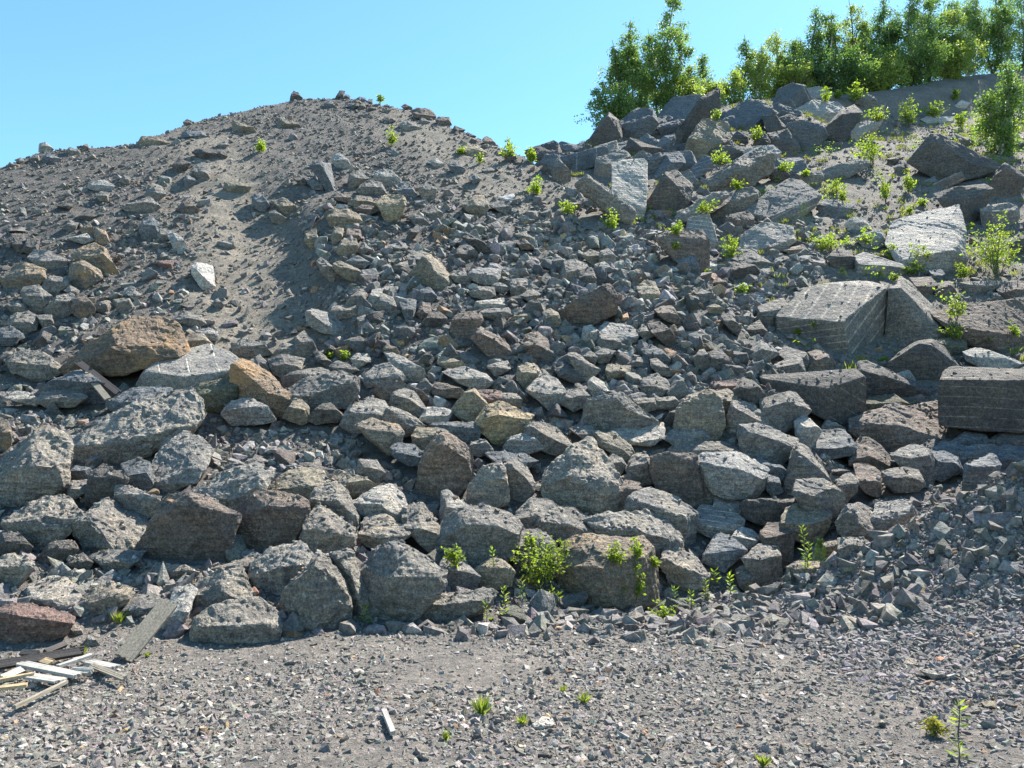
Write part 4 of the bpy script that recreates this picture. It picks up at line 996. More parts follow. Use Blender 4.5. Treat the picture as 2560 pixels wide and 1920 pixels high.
# top surface for scattering: rocks and ground together
rb = BVHTree.FromPolygons([Vector(v) for v in np.concatenate(ROCKV)], np.concatenate(ROCKF).tolist())
def drop(X, Y, on_rocks=True):
    Z = terrain(X, Y); Nn = np.zeros((len(X), 3)); Nn[:, 2] = 1; onr = np.zeros(len(X), bool)
    e = .12; Nn[:, 0] = -(terrain(X+e, Y, False)-terrain(X-e, Y, False))/(2*e); Nn[:, 1] = -(terrain(X, Y+e, False)-terrain(X, Y-e, False))/(2*e)
    Nn /= np.linalg.norm(Nn, axis=1)[:, None]
    dn = Vector((0, 0, -1))
    for k in range(len(X)):
        h = rb.ray_cast(Vector((X[k], Y[k], Z[k]+6)), dn, 6)
        if h[0] is not None and h[0].z > Z[k]:
            onr[k] = True; Z[k] = h[0].z; Nn[k] = h[1][:]
    return Z, Nn, onr
def rotmats(n, nrm, tilt, r_):
    a = r_.uniform(0, 2*np.pi, n); ca, sa = np.cos(a), np.sin(a)
    z = nrm+r_.normal(size=(n, 3))*tilt; z /= np.linalg.norm(z, axis=1)[:, None]
    x = np.stack([ca, sa, np.zeros(n)], 1); x -= z*(x*z).sum(1)[:, None]; x /= np.linalg.norm(x, axis=1)[:, None]
    y = np.cross(z, x); return np.stack([x, y, z], 2)
def stuff_mesh(name, pos, size, rot, colr, lib, mat, label):
    vs_, fs_, cs_ = [], [], []; off = 0
    li = rng.integers(0, len(lib), len(pos))
    for k, (co, fa) in enumerate(lib):
        m_ = np.nonzero(li == k)[0]
        if not len(m_): continue
        v = np.einsum('nij,vj->nvi', rot[m_], co)*size[m_][:, None, None]+pos[m_][:, None, :]
        nv = len(co)
        f = fa[None]+(np.arange(len(m_))*nv)[:, None, None]+off
        off += nv*len(m_); vs_.append(v.reshape(-1, 3)); fs_.append(f.reshape(-1, 3))
        c4 = np.ones((len(m_), nv, 4)); c4[..., :3] = colr[m_][:, None, :]; cs_.append(c4.reshape(-1, 4))
    o = mesh_obj(name, np.concatenate(vs_), np.concatenate(fs_), mat, attrs={'tint': ('FLOAT_COLOR', 'POINT', np.concatenate(cs_))})
    tag(o, label, kind='stuff'); return o
def stone_cols(n, base, r_, var=.22, rust=.04):
    c = np.array(base)[None]*.92*np.exp(r_.normal(size=(n, 1))*var)
    c = c*(1+r_.normal(size=(n, 3))*.04)
    k = r_.random(n) < rust; c[k] *= np.array([1.5, 1.05, .7])
    k = r_.random(n) < .05; c[k] *= 1.7
    return np.clip(c, .03, .7)
def in_view(X, Y, Z, m=60):
    d = Y*cp+(Z-CAMH)*sp; u = 512+FPX*X/d; v = 384-FPX*((Z-CAMH)*cp-Y*sp)/d
    return (u > -m) & (u < 1024+m) & (v > -m) & (v < 768+m), u, v

def scatter(n, fy, size_fn, dens_fn, base, name, label, lib, mat, tilt=.5, sink=.15, rust=.04, on_rock=.35, var=.22, keep=None):
    r_ = np.random.default_rng(abs(hash(name)) % 1000 if False else len(name)*31+n)
    Y = fy(r_.random(n)); X = (r_.uniform(-.78, .78, n))*(Y+1.2)
    d = dens_fn(X, Y); k = r_.random(n) < d; X, Y = X[k], Y[k]
    Z, Nn, onr = drop(X, Y)
    ok = ~onr | ((Nn[:, 2] > .62) & (r_.random(len(X)) < on_rock))
    X, Y, Z, Nn, onr = X[ok], Y[ok], Z[ok], Nn[ok], onr[ok]
    s = size_fn(X, Y, r_); s = np.where(onr, np.minimum(s*.45, .06), s)
    pos = np.stack([X, Y, Z-s*sink*.5+s*.12], 1)
    rot = rotmats(len(X), Nn, tilt, r_)
    return pos, s, rot, stone_cols(len(X), base, r_, var, rust)
def logu(r_, n, a, b, p=1.6): return a*(b/a)**(r_.random(n)**p)

# foreground gravel
ay = lambda a, b: (lambda t: a+(b-a)*t**1.0)
res = scatter(175000, lambda t: 2.7+(8.3-2.7)*t**1.1, lambda X, Y, r_: logu(r_, len(X), .011, .062, 2.4)*(1+.6*np.clip(fbm(np.stack([X, Y, X*0], 1)*.7, 2)+.1, -.4, 1)),
              lambda X, Y: (1-sstep(7.4, 8.8, Y))*np.clip(.7+1.6*fbm(np.stack([X, Y, 0*X+4], -1)*.55, 2)-.35*sstep(-.5,1.5,X)*(1-sstep(4.6,5.6,Y)), .15, 1), (.20, .182, .160), 'gravel', '', LIB_S, M_GRAVEL, tilt=1.6, rust=.02, sink=.5, on_rock=.5, var=.3)
fg = res
stuff_mesh('gravel', *fg, LIB_S, M_GRAVEL, 'loose angular gravel covering the ground in front of the pile')
# berm gravel, thicker and bigger
res = scatter(190000, lambda t: 3.4+(9.8-3.4)*t, lambda X, Y, r_: logu(r_, len(X), .018, .085, 2.3),
              lambda X, Y: sstep(-.30, .05, berm(X, Y))*(X > 1.6)*1.0, (.18, .162, .155), 'bermgravel', '', LIB_S, M_GRAVEL, tilt=1.6, rust=.015, on_rock=.3, sink=.4, var=.3)
stuff_mesh('berm_gravel', *res, LIB_S, M_GRAVEL, 'heaped coarse purple-grey gravel of the berm')
# scree over the pile
def scree_d(X, Y):
    s = sand_mask(X, Y); r = rightness(X, Y)
    return np.clip((1-.72*s)*(1-.5*r*sstep(12, 14, Y))*(.72+.9*fbm(np.stack([X, Y, 0*X], -1)*.35, 3)), .05, 1)*sstep(6.2, 7.0, Y)
res = scatter(270000, lambda t: 6.3+(36-6.3)*t**1.1, lambda X, Y, r_: logu(r_, len(X), .028, .21, 3.6)*(1-.25*sstep(12,24,Y)),
              scree_d, (.18, .165, .147), 'scree', '', LIB_S, M_STUFF, tilt=1.1, on_rock=.3, rust=.02)
stuff_mesh('fine_rubble', *res, LIB_S, M_STUFF, 'small broken stones and grit scattered over the pile')
def coarse_d(X, Y):
    _, u, v = in_view(X, Y, terrain(X, Y, False))
    # coarse fan: right of the sandy chute and up to the flank
    a = sstep(-.05, .08, (u-(300+.35*(v-180)))/400)*sstep(170, 240, v)*(1-sstep(395, 430, v))*(u < 820)
    b = sstep(440, 520, u)*(1-sstep(770, 800, u))*sstep(185, 235, v)*(1-sstep(400, 430, v))
    q = (u > 400)
    st = np.clip(.55+2.2*fbm(np.stack([X*1.0, Y*.35, 0*X+2], -1)*.9, 3), 0, 1)
    base = .75*st*(.08+.12*(1-sstep(14, 17, Y)))*sstep(6.8, 7.8, Y)*(1-.8*sand_mask(X, Y))*(1-.85*rightness(X, Y))*(1-sstep(15, 25, Y)*.6)
    return np.clip(np.maximum(np.maximum(.6*a*st*(1-sand_mask(X, Y)), b*(.35+.65*st)), base), 0, 1)*(1-(berm(X, Y) > 0)*1.0)
res = scatter(46000, lambda t: 7+(30-7)*t, lambda X, Y, r_: logu(r_, len(X), .13, .46, 1.5),
              coarse_d, (.19, .18, .165), 'coarse', '', LIB_M, M_STUFF, tilt=.9, sink=.2, on_rock=0, rust=.05)
pos, s_, rot, colr = res
vis, uu, vv = in_view(pos[:, 0], pos[:, 1], pos[:, 2], -5)
app = s_/pos[:, 1]*vis
order = np.argsort(-app)
n_st = sum(e['kind'] == 'stone' for e in entries); n_ind = max(0, 292-n_st)
ind = order[:n_ind]; rest = np.setdiff1d(np.arange(len(pos)), ind)
stuff_mesh('coarse_rubble', pos[rest], s_[rest], rot[rest], colr[rest], LIB_M, M_STUFF, 'fist-sized to football-sized broken stones heaped over the pile')
protos = []
for k, (co, fa) in enumerate(LIB_M):
    me = mesh_obj('stone', co, fa, M_ROCK); protos.append(me.data); bpy.data.objects.remove(me)
for i in ind:
    o = bpy.data.objects.new('stone', protos[i % len(protos)]); COL.objects.link(o)
    o.matrix_world = Matrix.Translation(Vector(pos[i])) @ Matrix(rot[i].tolist()).to_4x4() @ Matrix.Scale(float(s_[i]), 4)
    o.color = (*colr[i], .1)
    reg = 'loose in the middle scree' if vv[i] < 420 else 'wedged between the boulders at the pile foot'
    tag(o, 'small broken grey stone '+reg, 'stone', 'small stones '+reg)
# ------------------------------------------------------------------ first surface seen through a photo position
def first_hit(u, v, lift=0.0):
    Yt = hit(float(u), float(v)); p = at(u, v, Yt)
    d = Vector((p-np.array([0, 0, CAMH])).tolist()); L0 = d.length; d.normalize()
    h = rb.ray_cast(Vector((0, 0, CAMH)), d, L0)
    if h[0] is not None: p = np.array(h[0][:])
    else: p = np.array([p[0], p[1], float(terrain(p[0], p[1]))])
    p[2] += lift
    return p
def uvr(reg, x, y): return x*KP+OFF[reg][0], y*KP+OFF[reg][1]

# ------------------------------------------------------------------ leaves, stems, trees
def leaf_mesh(name, P, D, length, width, mat, parent, r_, droop=.0):
    """P leaf bases, D leaf directions; each leaf is a folded four-point blade"""
    n = len(P); D = D/np.linalg.norm(D, axis=1)[:, None]
    up = r_.normal(size=(n, 3)); s = np.cross(D, up); s /= np.linalg.norm(s, axis=1)[:, None]
    nn = np.cross(s, D)
    L_ = (length*r_.uniform(.65, 1.25, n))[:, None]; W = L_*width/length*.5
    a = P; b = P+D*L_*.5+s*W+nn*L_*.08; c = P+D*L_; d = P+D*L_*.5-s*W+nn*L_*.08
    V_ = np.stack([a, b, c, d], 1).reshape(-1, 3); i = np.arange(n)*4
    F_ = np.concatenate([np.stack([i, i+1, i+2], 1), np.stack([i, i+2, i+3], 1)])
    rnd = np.repeat(r_.random(n), 4)
    return mesh_obj(name, V_, F_, mat, parent=parent, attrs={'rnd': ('FLOAT', 'POINT', rnd)})
def tubes_mesh(name, paths, mat, parent, sides=5):
    V_, F_ = [], []; off = 0
    for pth, rad in paths:
        pth = np.asarray(pth, float); n = len(pth)
        t = np.gradient(pth, axis=0); t /= np.linalg.norm(t, axis=1)[:, None]+1e-9
        a = np.cross(t, [0.31, .9, .2]); a /= np.linalg.norm(a, axis=1)[:, None]; b = np.cross(t, a)
        an = np.arange(sides)*2*np.pi/sides
        rd = np.asarray(rad)[:, None, None]
        ring = pth[:, None]+rd*(np.cos(an)[None, :, None]*a[:, None]+np.sin(an)[None, :, None]*b[:, None])
        V_.append(ring.reshape(-1, 3))
        for k in range(n-1):
            for j in range(sides):
                F_.append((off+k*sides+j, off+k*sides+(j+1) % sides, off+(k+1)*sides+(j+1) % sides, off+(k+1)*sides+j))
        off += n*sides
    return mesh_obj(name, np.concatenate(V_), F_, mat, parent=parent, smooth=True)

def make_tree(u, vtop, wpx, dY, seed, label, tint, leaves=6500, shape=1.0, low=.12, name='birch_tree', Yabs=None, vbase=None, leaf=.10):
    r_ = np.random.default_rng(seed)
    if Yabs is None:
        Yc = np.interp((u-512)/FPX*33, _rx, _ry); X0 = (u-512)/FPX*Yc; Yc = np.interp(X0, _rx, _ry); Y = Yc+dY
    else: Y = Yabs
    X = (u-512)/FPX*Y; zb = float(terrain(X, Y)); top = float(at(u, vtop, Y)[2]); H = max(top-zb, 1.0); R = wpx*.5*Y/FPX
    root = empty(name, (X, Y, zb-.05)); tag(root, label, 'tree', 'trees standing on top of the slope')
    root.rotation_euler.z = 0
    paths = []; LP, LD = [], []
    nlead = 1 if wpx < 30 else (2 if wpx < 50 else 3)
    for ld in range(nlead):
        Hl = H*(1 if ld == 0 else r_.uniform(.62, .88)); Rl = R*(1 if nlead == 1 else .68)
        a0 = r_.uniform(-.6, .6)+math.pi*(ld % 2); off = np.array([math.cos(a0), math.sin(a0)])*R*(0 if nlead == 1 else (.28 if ld == 0 else .5))
        hs = np.linspace(0, 1, 12)
        tx = off[0]*hs**.7+.025*H*np.sin(hs*5+seed+ld); ty = off[1]*hs**.7
        trunk = np.stack([tx, ty, hs*Hl*.98], 1)
        paths.append((trunk, .012*H*(1-hs)**.8/(1+.4*ld)+.010))
        def tp(h): return np.array([np.interp(h, hs, trunk[:, k]) for k in range(3)])
        nl = int((20+R*16)/nlead**.5)
        for k in range(nl):
            h = low+(1-low)*(k+r_.random())/nl; hh = np.clip((h-low)/(1-low), 0, 1)
            prof = Rl*shape*(np.sin(np.pi*hh**.8)**.75*.9+.16)*r_.uniform(.35, 1.3)
            a = r_.uniform(0, 2*np.pi); b0 = tp(h*.95)
            rise = r_.uniform(.3, 1.0)*prof
            ts = np.linspace(0, 1, 6)
            end = np.array([np.cos(a)*prof, np.sin(a)*prof, 0])
            pth = b0+ts[:, None]*end+np.stack([0*ts, 0*ts, rise*np.sin(ts*2.0)], 1)+r_.normal(size=(6, 3))*.04*prof*ts[:, None]
            paths.append((pth, .0028*H*(1-ts)+.005))
            nc = int(3+prof*5)
            for c in range(nc):
                t = r_.uniform(.25, 1.0); p = np.array([np.interp(t, ts, pth[:, q]) for q in range(3)])+r_.normal(size=3)*.12*prof
                dn = r_.uniform(.15, .7); sp_ = r_.uniform(.07, .16)
                m_ = int(leaves/(nl*nlead*(3+R*.6*5))*r_.uniform(.5, 1.6))+3
                tt = r_.random(m_)
                LP.append(p+np.stack([r_.normal(size=m_)*sp_, r_.normal(size=m_)*sp_, -tt*dn], 1))
                LD.append(np.stack([r_.normal(size=m_)*.8, r_.normal(size=m_)*.8, -.5+r_.normal(size=m_)*.6], 1))
    tubes_mesh('trunk', paths, M_BIRCHBARK if r_.random() < .5 else M_BARK, root)
    cr = leaf_mesh('crown', np.concatenate(LP), np.concatenate(LD), leaf, leaf*.75, M_LEAF, root, r_)
    cr.color = (*tint, 1)
    return root
TA = (.85, .92, .85); TB = (1.35, 1.2, .9); TD = (.62, .75, .78)
TREES = [
 (671, -14, 56, 2.5, 'tall birch rising out of the frame above the leaning slabs', TA, 9000), (627, 14, 44, 3.0, 'broad birch with drooping outer twigs, nearest the open sky', TA, 8000),
 (648, 24, 40, 4.5, 'birch squeezed between the two larger birches', TA, 5500), (618, 78, 44, 1.6, 'low spreading birch whose left branches reach out over the sky', TA, 4200),
 (712, 50, 18, 2.5, 'slim young birch standing by itself against the sky', TA, 1500), (698, 62, 22, 2.0, 'short slim birch beside the tall birch', TB, 1700),
 (690, 78, 40, 1.4, 'bushy low birch at the foot of the tall birch', TB, 3000), (722, 84, 24, 1.2, 'low bright bush-like birch in the gap of sky', TB, 1500),
 (754, 32, 20, 3.5, 'thin drooping birch at the edge of the wood', TD, 1700), (768, 42, 30, 2.4, 'bright green birch second in from the edge of the wood', TB, 3200),
 (785, 25, 34, 3.4, 'yellow-green birch with a twin tip near the edge of the wood', TB, 4200), (742, 66, 30, 1.5, 'low bush-like birch at the left foot of the wood', TB, 2200),
 (803, 33, 34, 2.6, 'rounded birch left of the darker tall birch', TA, 3800), (821, 4, 36, 4.2, 'darker tall birch with a ragged top', TD, 4800),
 (839, 8, 28, 3.4, 'narrow birch beside the ragged-topped one', TA, 3800), (861, -6, 38, 3.8, 'sunlit birch reaching the top edge before the notch of sky', TB, 5200),
 (878, 12, 24, 2.8, 'shorter birch right at the notch of sky', TA, 3400), (899, -6, 36, 4.0, 'tall birch just past the notch of sky', TD, 5000),
 (922, -22, 54, 3.4, 'broad dark birch cut by the top edge', TD, 7000), (944, -16, 44, 4.6, 'dark birch close behind the broad one', TD, 5500),
 (966, 3, 38, 3.0, 'yellow-lit birch above the dirt bank', TB, 5000), (988, -18, 44, 4.0, 'tall birch above the right end of the dirt bank', TA, 5500),
 (1014, -12, 40, 3.2, 'tall birch at the right edge', TA, 5500), (1040, -20, 50, 4.2, 'dark birch partly beyond the right edge', TD, 5000),
 (812, 60, 40, 1.4, 'low leafy birch in front of the wood behind the highest block', TB, 3400), (850, 58, 46, 1.5, 'low dense birch filling the foot of the wood', TD, 4200),
 (888, 52, 46, 1.6, 'bushy birch at the foot of the wood above the bank', TB, 4200), (930, 46, 52, 1.8, 'wide low birch directly on top of the dirt bank', TA, 4600),
 (972, 44, 44, 1.5, 'bright low birch leaning over the dirt bank', TB, 4200),
]
for i, (u, vt, w, dY, lab, tint, nlv) in enumerate(TREES):
    make_tree(u, vt, w*(1.2 if u < 790 else 1.45), dY, 40+i, lab, tint, leaves=int(nlv*(1.6 if u < 790 else 2.3)), low=.08 if vt > 40 else .14)
make_tree(1019, 54, 56, 0, 99, 'leafy bush-like tree standing in front of the dirt bank at the right edge', TA, leaves=9000, low=.02, Yabs=27.0, leaf=.09, shape=1.0)
make_tree(836, 60, 30, 1.2, 98, 'bluish young pine darkening the foot of the wood', (.5, .62, .9), leaves=3400, name='pine_tree')

def pine_twigs(u, v, h, seed, label):
    pass

# ------------------------------------------------------------------ saplings, shoots, seedlings, tufts
PLANTS = """
D b 101 82 29 30|bushy yellow-green birch sapling right of the tooth-like block|bushy birch sapling
D b 130 51 24 24|wide bright birch bush left of the white flat slab
D b 150 43 26 14|low birch scrub behind the white flat slab
D b 172 52 16 16|small birch sapling just right of the white flat slab
D b 190 62 22 26|yellow-green sapling above the roof-shaped block
D b 210 60 20 22|yellowish sapling at the right edge under the trees
D b 92 31 22 18|thin sapling with yellow leaves against the dirt bank
D b 106 46 22 12|low leafy scrub right of the yellow-leaved thin sapling
D b 166 30 8 9|tiny bright sapling growing on the dirt bank
D b 64 30 12 11|sprig growing over the pale boulder behind the highest tilted block
D b 10 62 15 15|bright sprig growing between the crest blocks
D b 74 28 8 6|sprig on top of the block crest
D b 72 104 24 13|spreading low sapling above the speckled tilted slab
D b 32 86 13 9|small sprig on the sand-dusted slab
D b 112 110 11 24|slender upright sapling in the middle of the right slope
D b 130 103 10 24|darker slender sapling left of the reddish drilled bar
D b 141 113 7 6|tiny tuft of leaves on the buried slab
D b 131 118 5 6|tiny sprig left of the tuft on the buried slab
D p 88 131 15 19|small pine growing beside the white rounded boulder
D p 47 132 17 22|small pine clump at the end of the speckled tilted slab
D b 68 148 36 17|wide yellow-green scrub below the speckled tilted slab
D b 78 112 6 12|stalk of leaves below the grey boulder
D b 118 156 15 16|sapling at the lower left corner of the broad pale slab
D b 141 164 20 24|bright sapling standing before the broad pale slab
D b 200 168 44 50|large airy sapling at the right of the slope, beside the comb-grooved block
D p 199 176 8 22|pine seedling in front of the large airy sapling
C b 16 78 9 14|sprig on the pile shoulder against the skyline block
C b 19 103 16 15|round bright sprig on the right flank of the pile
C b 44 118 16 12|low green tuft lower down the right flank
C b 79 131 15 19|sprig growing at the foot of the upright scored block
C b 131 136 12 14|tall weeds left of the pale scored block
C b 153 119 18 10|sprig on the thin pale slab
C b 178 100 14 10|sprig at the lower end of the sand-dusted slab
C b 165 80 22 13|dark leafy scrub under the small drilled block
C b 162 46 9 11|sprig beside the tall dark wedge
C b 175 152 22 16|bright grass-like scrub under the pale flat slab
D b 48 90 9 6|sprig above the grey block
H b 96 4 20 12|yellow scrub on the dirt between the two pale slabs
H b 135 29 19 13|leafy scrub at the lower left foot of the broad pale slab
H b 172 31 15 15|leafy scrub at the lower right foot of the broad pale slab
H b 119 33 10 7|small round tuft behind the huge scored block
H p 78 30 9 9|pine seedling behind the huge scored block
H p 108 31 9 9|pine seedling between the scored block and the pale-topped slab
H b 168 64 17 21|layered sapling growing against the broad smooth boulder
H b 167 80 20 15|leafy clump at the foot of the bright-crested boulder
H b 56 69 11 6|sprig in front of the scored block's edge
H b 44 75 8 6|tiny sprig before the dark side of the scored block
H b 190 82 14 8|thin twigs low on the broad smooth boulder
H b 214 78 10 14|sprig hanging by the right edge on the broad smooth boulder
H p 180 84 9 8|pine seedling at the foot of the broad smooth boulder
H b 111 96 8 5|weed on top of the dark ledge
G b 182 43 16 11|green weeds under the edge of the mossy slab
G b 152 28 10 11|weeds around the smooth whitish boulder
G b 172 17 16 14|yellow-green weeds between slabs at the edge of the scree
G b 129 8 6 5|tiny sprig on the wide brown-grey boulder
A b 206 71 11 13|bright weed high on the left part of the pile
B b 98 19 4 9|single weed on the ridge line of the pile
B b 107 53 12 16|dense bright shrub alone on the upper pile|lone shrub
B b 163 61 7 7|sprig left of the flat tan slab on the shoulder
B b 177 66 7 8|sprig at the right end of the flat tan slab
B b 200 64 15 15|pale shrub on the right shoulder skyline
B b 199 52 6 13|bare-looking twig sticking up over the right shoulder
B b 218 63 8 15|bright shrub lower along the right skyline
B b 219 88 11 13|bright sprig on the right flank below the skyline
F b 57 91 8 8|small green weed in the hollow below the chute
F b 70 93 12 8|second green weed in the hollow, darker
J b 158 127 19 19|birch sprig hanging before the broad dark-fronted boulder
K b 22 138 46 44|dense birch shrub at the foot of the pile, its leaves hanging|dense birch shrub
K b 15 118 12 20|upper shoot of leaves standing above the dense birch shrub
K b 38 128 16 26|right-hand leafy branch beside the gravel-topped block
J w 187 131 15 18|pale willow shoot left of the dense birch shrub
J w 182 168 13 15|low star-like willow shoot in the gravel
J w 196 170 18 28|tall willow shoot left of the dense birch shrub
K w 8 152 18 20|willow shoot low in front of the dense birch shrub
K w 24 153 22 20|broad willow clump under the dense birch shrub
K w 36 148 8 8|small willow shoot touching the gravel-topped block
K b 82 124 16 18|willow branch over the rusty corner block, left one
K b 99 120 12 16|leafy twig above the brown face of the rusty corner block
K b 98 152 14 28|leafy willow against the brown face of the rusty corner block
K w 87 153 10 14|small shoot at the bottom of the brown face
K b 113 126 12 8|leafy twig right of the rusty corner block
K w 129 150 12 16|first leafy shoot in the row right of the rusty corner block
K w 141 149 16 13|second leafy shoot in the row
K w 152 147 14 20|tallest leafy shoot in the row
K w 160 132 14 12|upper leafy shoot behind the row
K w 172 146 15 18|feathery shoot at the end of the row
K w 186 144 8 10|small shoot beyond the row of leafy shoots
L w 48 134 20 40|willow sapling with long leaves standing between two boulders
L p 60 126 12 20|thin feathery seedling beside the long-leaved willow sapling
L w 33 130 7 5|tiny reddish weed left of the long-leaved willow sapling
O b 120 29 20 12|straggling yellow weeds on the gravel below the row of shoots
P w 169 124 13 22|bright broad-leaved seedling in the gravel at the lower right|broad-leaved seedling
P r 151 128 19 15|reddish-yellow weed beside the broad-leaved seedling
P w 170 148 10 14|small seedling nearest the lower right corner
P g 15 153 6 10|small green tuft at the bottom edge
O g 8 121 4 8|thin weed left of the flat whitish stone
N w 86 41 9 14|seedling poking out between two boulders at the foot of the pile
N g 178 112 4 15|thin yellow weed in the gravel
N g 150 134 4 8|tiny weed near the bottom edge
O g 57 104 11 9|green grass tuft in the middle of the gravel
O g 41 95 9 6|dry yellow grass tuft in the gravel
M g 94 38 12 10|grass tuft below the peach-streaked boulder
M g 64 63 12 7|thin grass tuft near the dark board
M g 116 65 6 4|tiny green weed right of the leaning plank
"""
def plant(reg, kind, x, y, w, h, label, seed):
    r_ = np.random.default_rng(seed)
    u, v = uvr(reg, x, y); p = first_hit(u, v-.5)
    px = p[1]/FPX; W = w*KP*px; H = h*KP*px
    lf = {'b': max(.035, 2.6*px), 'w': max(.06, 6*px), 'p': .05, 'g': .1, 'r': max(.03, 4*px)}[kind]
    nm = {'b': 'birch_sapling', 'w': 'willow_shoot', 'p': 'pine_seedling', 'g': 'grass_tuft', 'r': 'red_weed'}[kind]
    root = empty(nm, p); tag(root, label, {'b': 'sapling', 'w': 'shoot', 'p': 'seedling', 'g': 'grass tuft', 'r': 'weed'}[kind], 'plants rooted in the gravel and rubble')
    if kind == 'g':
        n = 46; P_ = np.stack([r_.normal(size=n)*W*.08, r_.normal(size=n)*W*.08, 0*r_.random(n)], 1)
        D_ = np.stack([r_.normal(size=n)*.5, r_.normal(size=n)*.5, np.ones(n)], 1)
        f = leaf_mesh('blades', P_, D_, H*.95, H*.05+.004, M_GRASS, root, r_); f.color = (1.3, 1.3, 1, 1); return root
    ns = max(3, int(3+w*KP/5)) if kind in 'br' else (max(1, int(W/.12)) if kind == 'w' else 1)
    ns = min(ns, 16)
    paths, P_, D_ = [], [], []
    for k in range(ns):
        ex = r_.uniform(-.5, .5)*W*.85 if ns > 1 else 0; ey = r_.uniform(-.35, .35)*W; ez = H*r_.uniform(.55, 1.0)*(1-.35*abs(ex)/(W*.5+1e-6)) if ns > 1 else H
        if k == 0: ez = H*.98; ex *= .3
        ts = np.linspace(0, 1, 7)
        pth = np.stack([ex*ts**1.1+.04*W*np.sin(ts*4+k), ey*ts**1.1, ez*ts], 1)
        paths.append((pth, .006*(1-ts*.8)*max(.5, H)+.0015))
        if kind == 'w':
            m_ = int(10+H/.035*1.0)
            t = np.linspace(.22, 1, m_); q = np.stack([np.interp(t, ts, pth[:, j]) for j in range(3)], 1)
            a = np.arange(m_)*2.4+k; up = .25+.9*t**3
            P_.append(q); D_.append(np.stack([np.cos(a), np.sin(a), up], 1))
        elif kind == 'p':
            m_ = 420; t = r_.random(m_)**.7; q = np.stack([np.interp(t, ts, pth[:, j]) for j in range(3)], 1)
            wr = (1-t)*.45*W
            a = r_.uniform(0, 6.28, m_); rr_ = wr*r_.random(m_)**.5
            q = q+np.stack([np.cos(a)*rr_, np.sin(a)*rr_, rr_*.5], 1)
            P_.append(q); D_.append(np.stack([np.cos(a), np.sin(a), 1.2+0*a], 1))
        else:
            nb = int(4+h*KP/5.5)
            for b in range(nb):
                t0 = r_.uniform(.3, 1.0); q0 = np.array([np.interp(t0, ts, pth[:, j]) for j in range(3)])
                bl = W*.30*r_.uniform(.4, 1.2); a = r_.uniform(0, 6.28)
                e2 = q0+np.array([np.cos(a)*bl, np.sin(a)*bl, bl*.25])
                paths.append((np.stack([q0, (q0+e2)/2, e2]), [.003, .002, .001]))
                m_ = int(r_.integers(4, 9)); t = r_.random(m_)
                q = q0+(e2-q0)*t[:, None]+r_.normal(size=(m_, 3))*lf*.35
                P_.append(q); D_.append(np.stack([r_.normal(size=m_), r_.normal(size=m_), r_.normal(size=m_)*.6-.3], 1))
    tubes_mesh('stem', paths, M_BARK, root, 4)
    mat = M_NEEDLE if kind == 'p' else M_SPROUT
    f = leaf_mesh('foliage', np.concatenate(P_), np.concatenate(D_), lf, lf*(.62 if kind in 'b' else .3 if kind in 'wr' else .07), mat, root, r_)
    g = r_.uniform(.85, 1.15)
    f.color = (1.1*g, 1.0*g, .9*g, 1) if kind != 'r' else (1.3, .85, .8, 1)
    return root
for i, ln in enumerate(PLANTS.strip().splitlines()):
    a, lab = ln.split('|')[:2]; reg, kind, x, y, w, h = a.split()
    plant(reg, kind, float(x), float(y), float(w), float(h), lab.strip(), 300+i)

# dry grass and small weeds in the dirt of the right-hand slope
r_ = np.random.default_rng(5)
n = 4200; Y = r_.uniform(11, 36, n); X = r_.uniform(2, 26, n); k = (rightness(X, Y)*np.clip(.35+1.6*fbm(np.stack([X, Y, 0*X], 1)*.45, 3), 0, 1)) > r_.random(n); X, Y = X[k], Y[k]
Z, Nn, onr = drop(X, Y); ok = ~onr; X, Y, Z = X[ok], Y[ok], Z[ok]
m_ = 16; P_ = np.repeat(np.stack([X, Y, Z], 1), m_, 0)+np.concatenate([r_.normal(size=(len(X)*m_, 2))*.05, np.zeros((len(X)*m_, 1))], 1)
D_ = np.stack([r_.normal(size=len(P_))*.5, r_.normal(size=len(P_))*.5, np.ones(len(P_))], 1)
gr = leaf_mesh('grass', P_, D_, .16, .022, M_GRASS, None, r_); gr.color = (1.15, 1.05, .9, 1); tag(gr, 'thin dry grass and weeds on the dirt of the slope', kind='stuff')

n = 900; Y = r_.uniform(12, 36, n); X = r_.uniform(3, 26, n); k = (rightness(X, Y)*np.clip(.1+2.2*fbm(np.stack([X+50, Y, 0*X], 1)*.4, 3), 0, 1)) > r_.random(n); X, Y = X[k], Y[k]
Z, Nn, onr = drop(X, Y); ok = ~onr; X, Y, Z = X[ok], Y[ok], Z[ok]; sc = np.repeat(r_.uniform(.3, 1.2, len(X)), 26)
P_ = np.repeat(np.stack([X, Y, Z], 1), 26, 0)+np.stack([r_.normal(size=len(sc))*.14*sc, r_.normal(size=len(sc))*.12*sc, r_.random(len(sc))*.32*sc], 1)
wd_ = leaf_mesh('undergrowth', P_, r_.normal(size=(len(P_), 3)), .075, .05, M_SPROUT, None, r_); wd_.color = (1.05, 1.0, .9, 1); tag(wd_, 'scattered low leafy weeds on the dirt of the slope', kind='stuff')

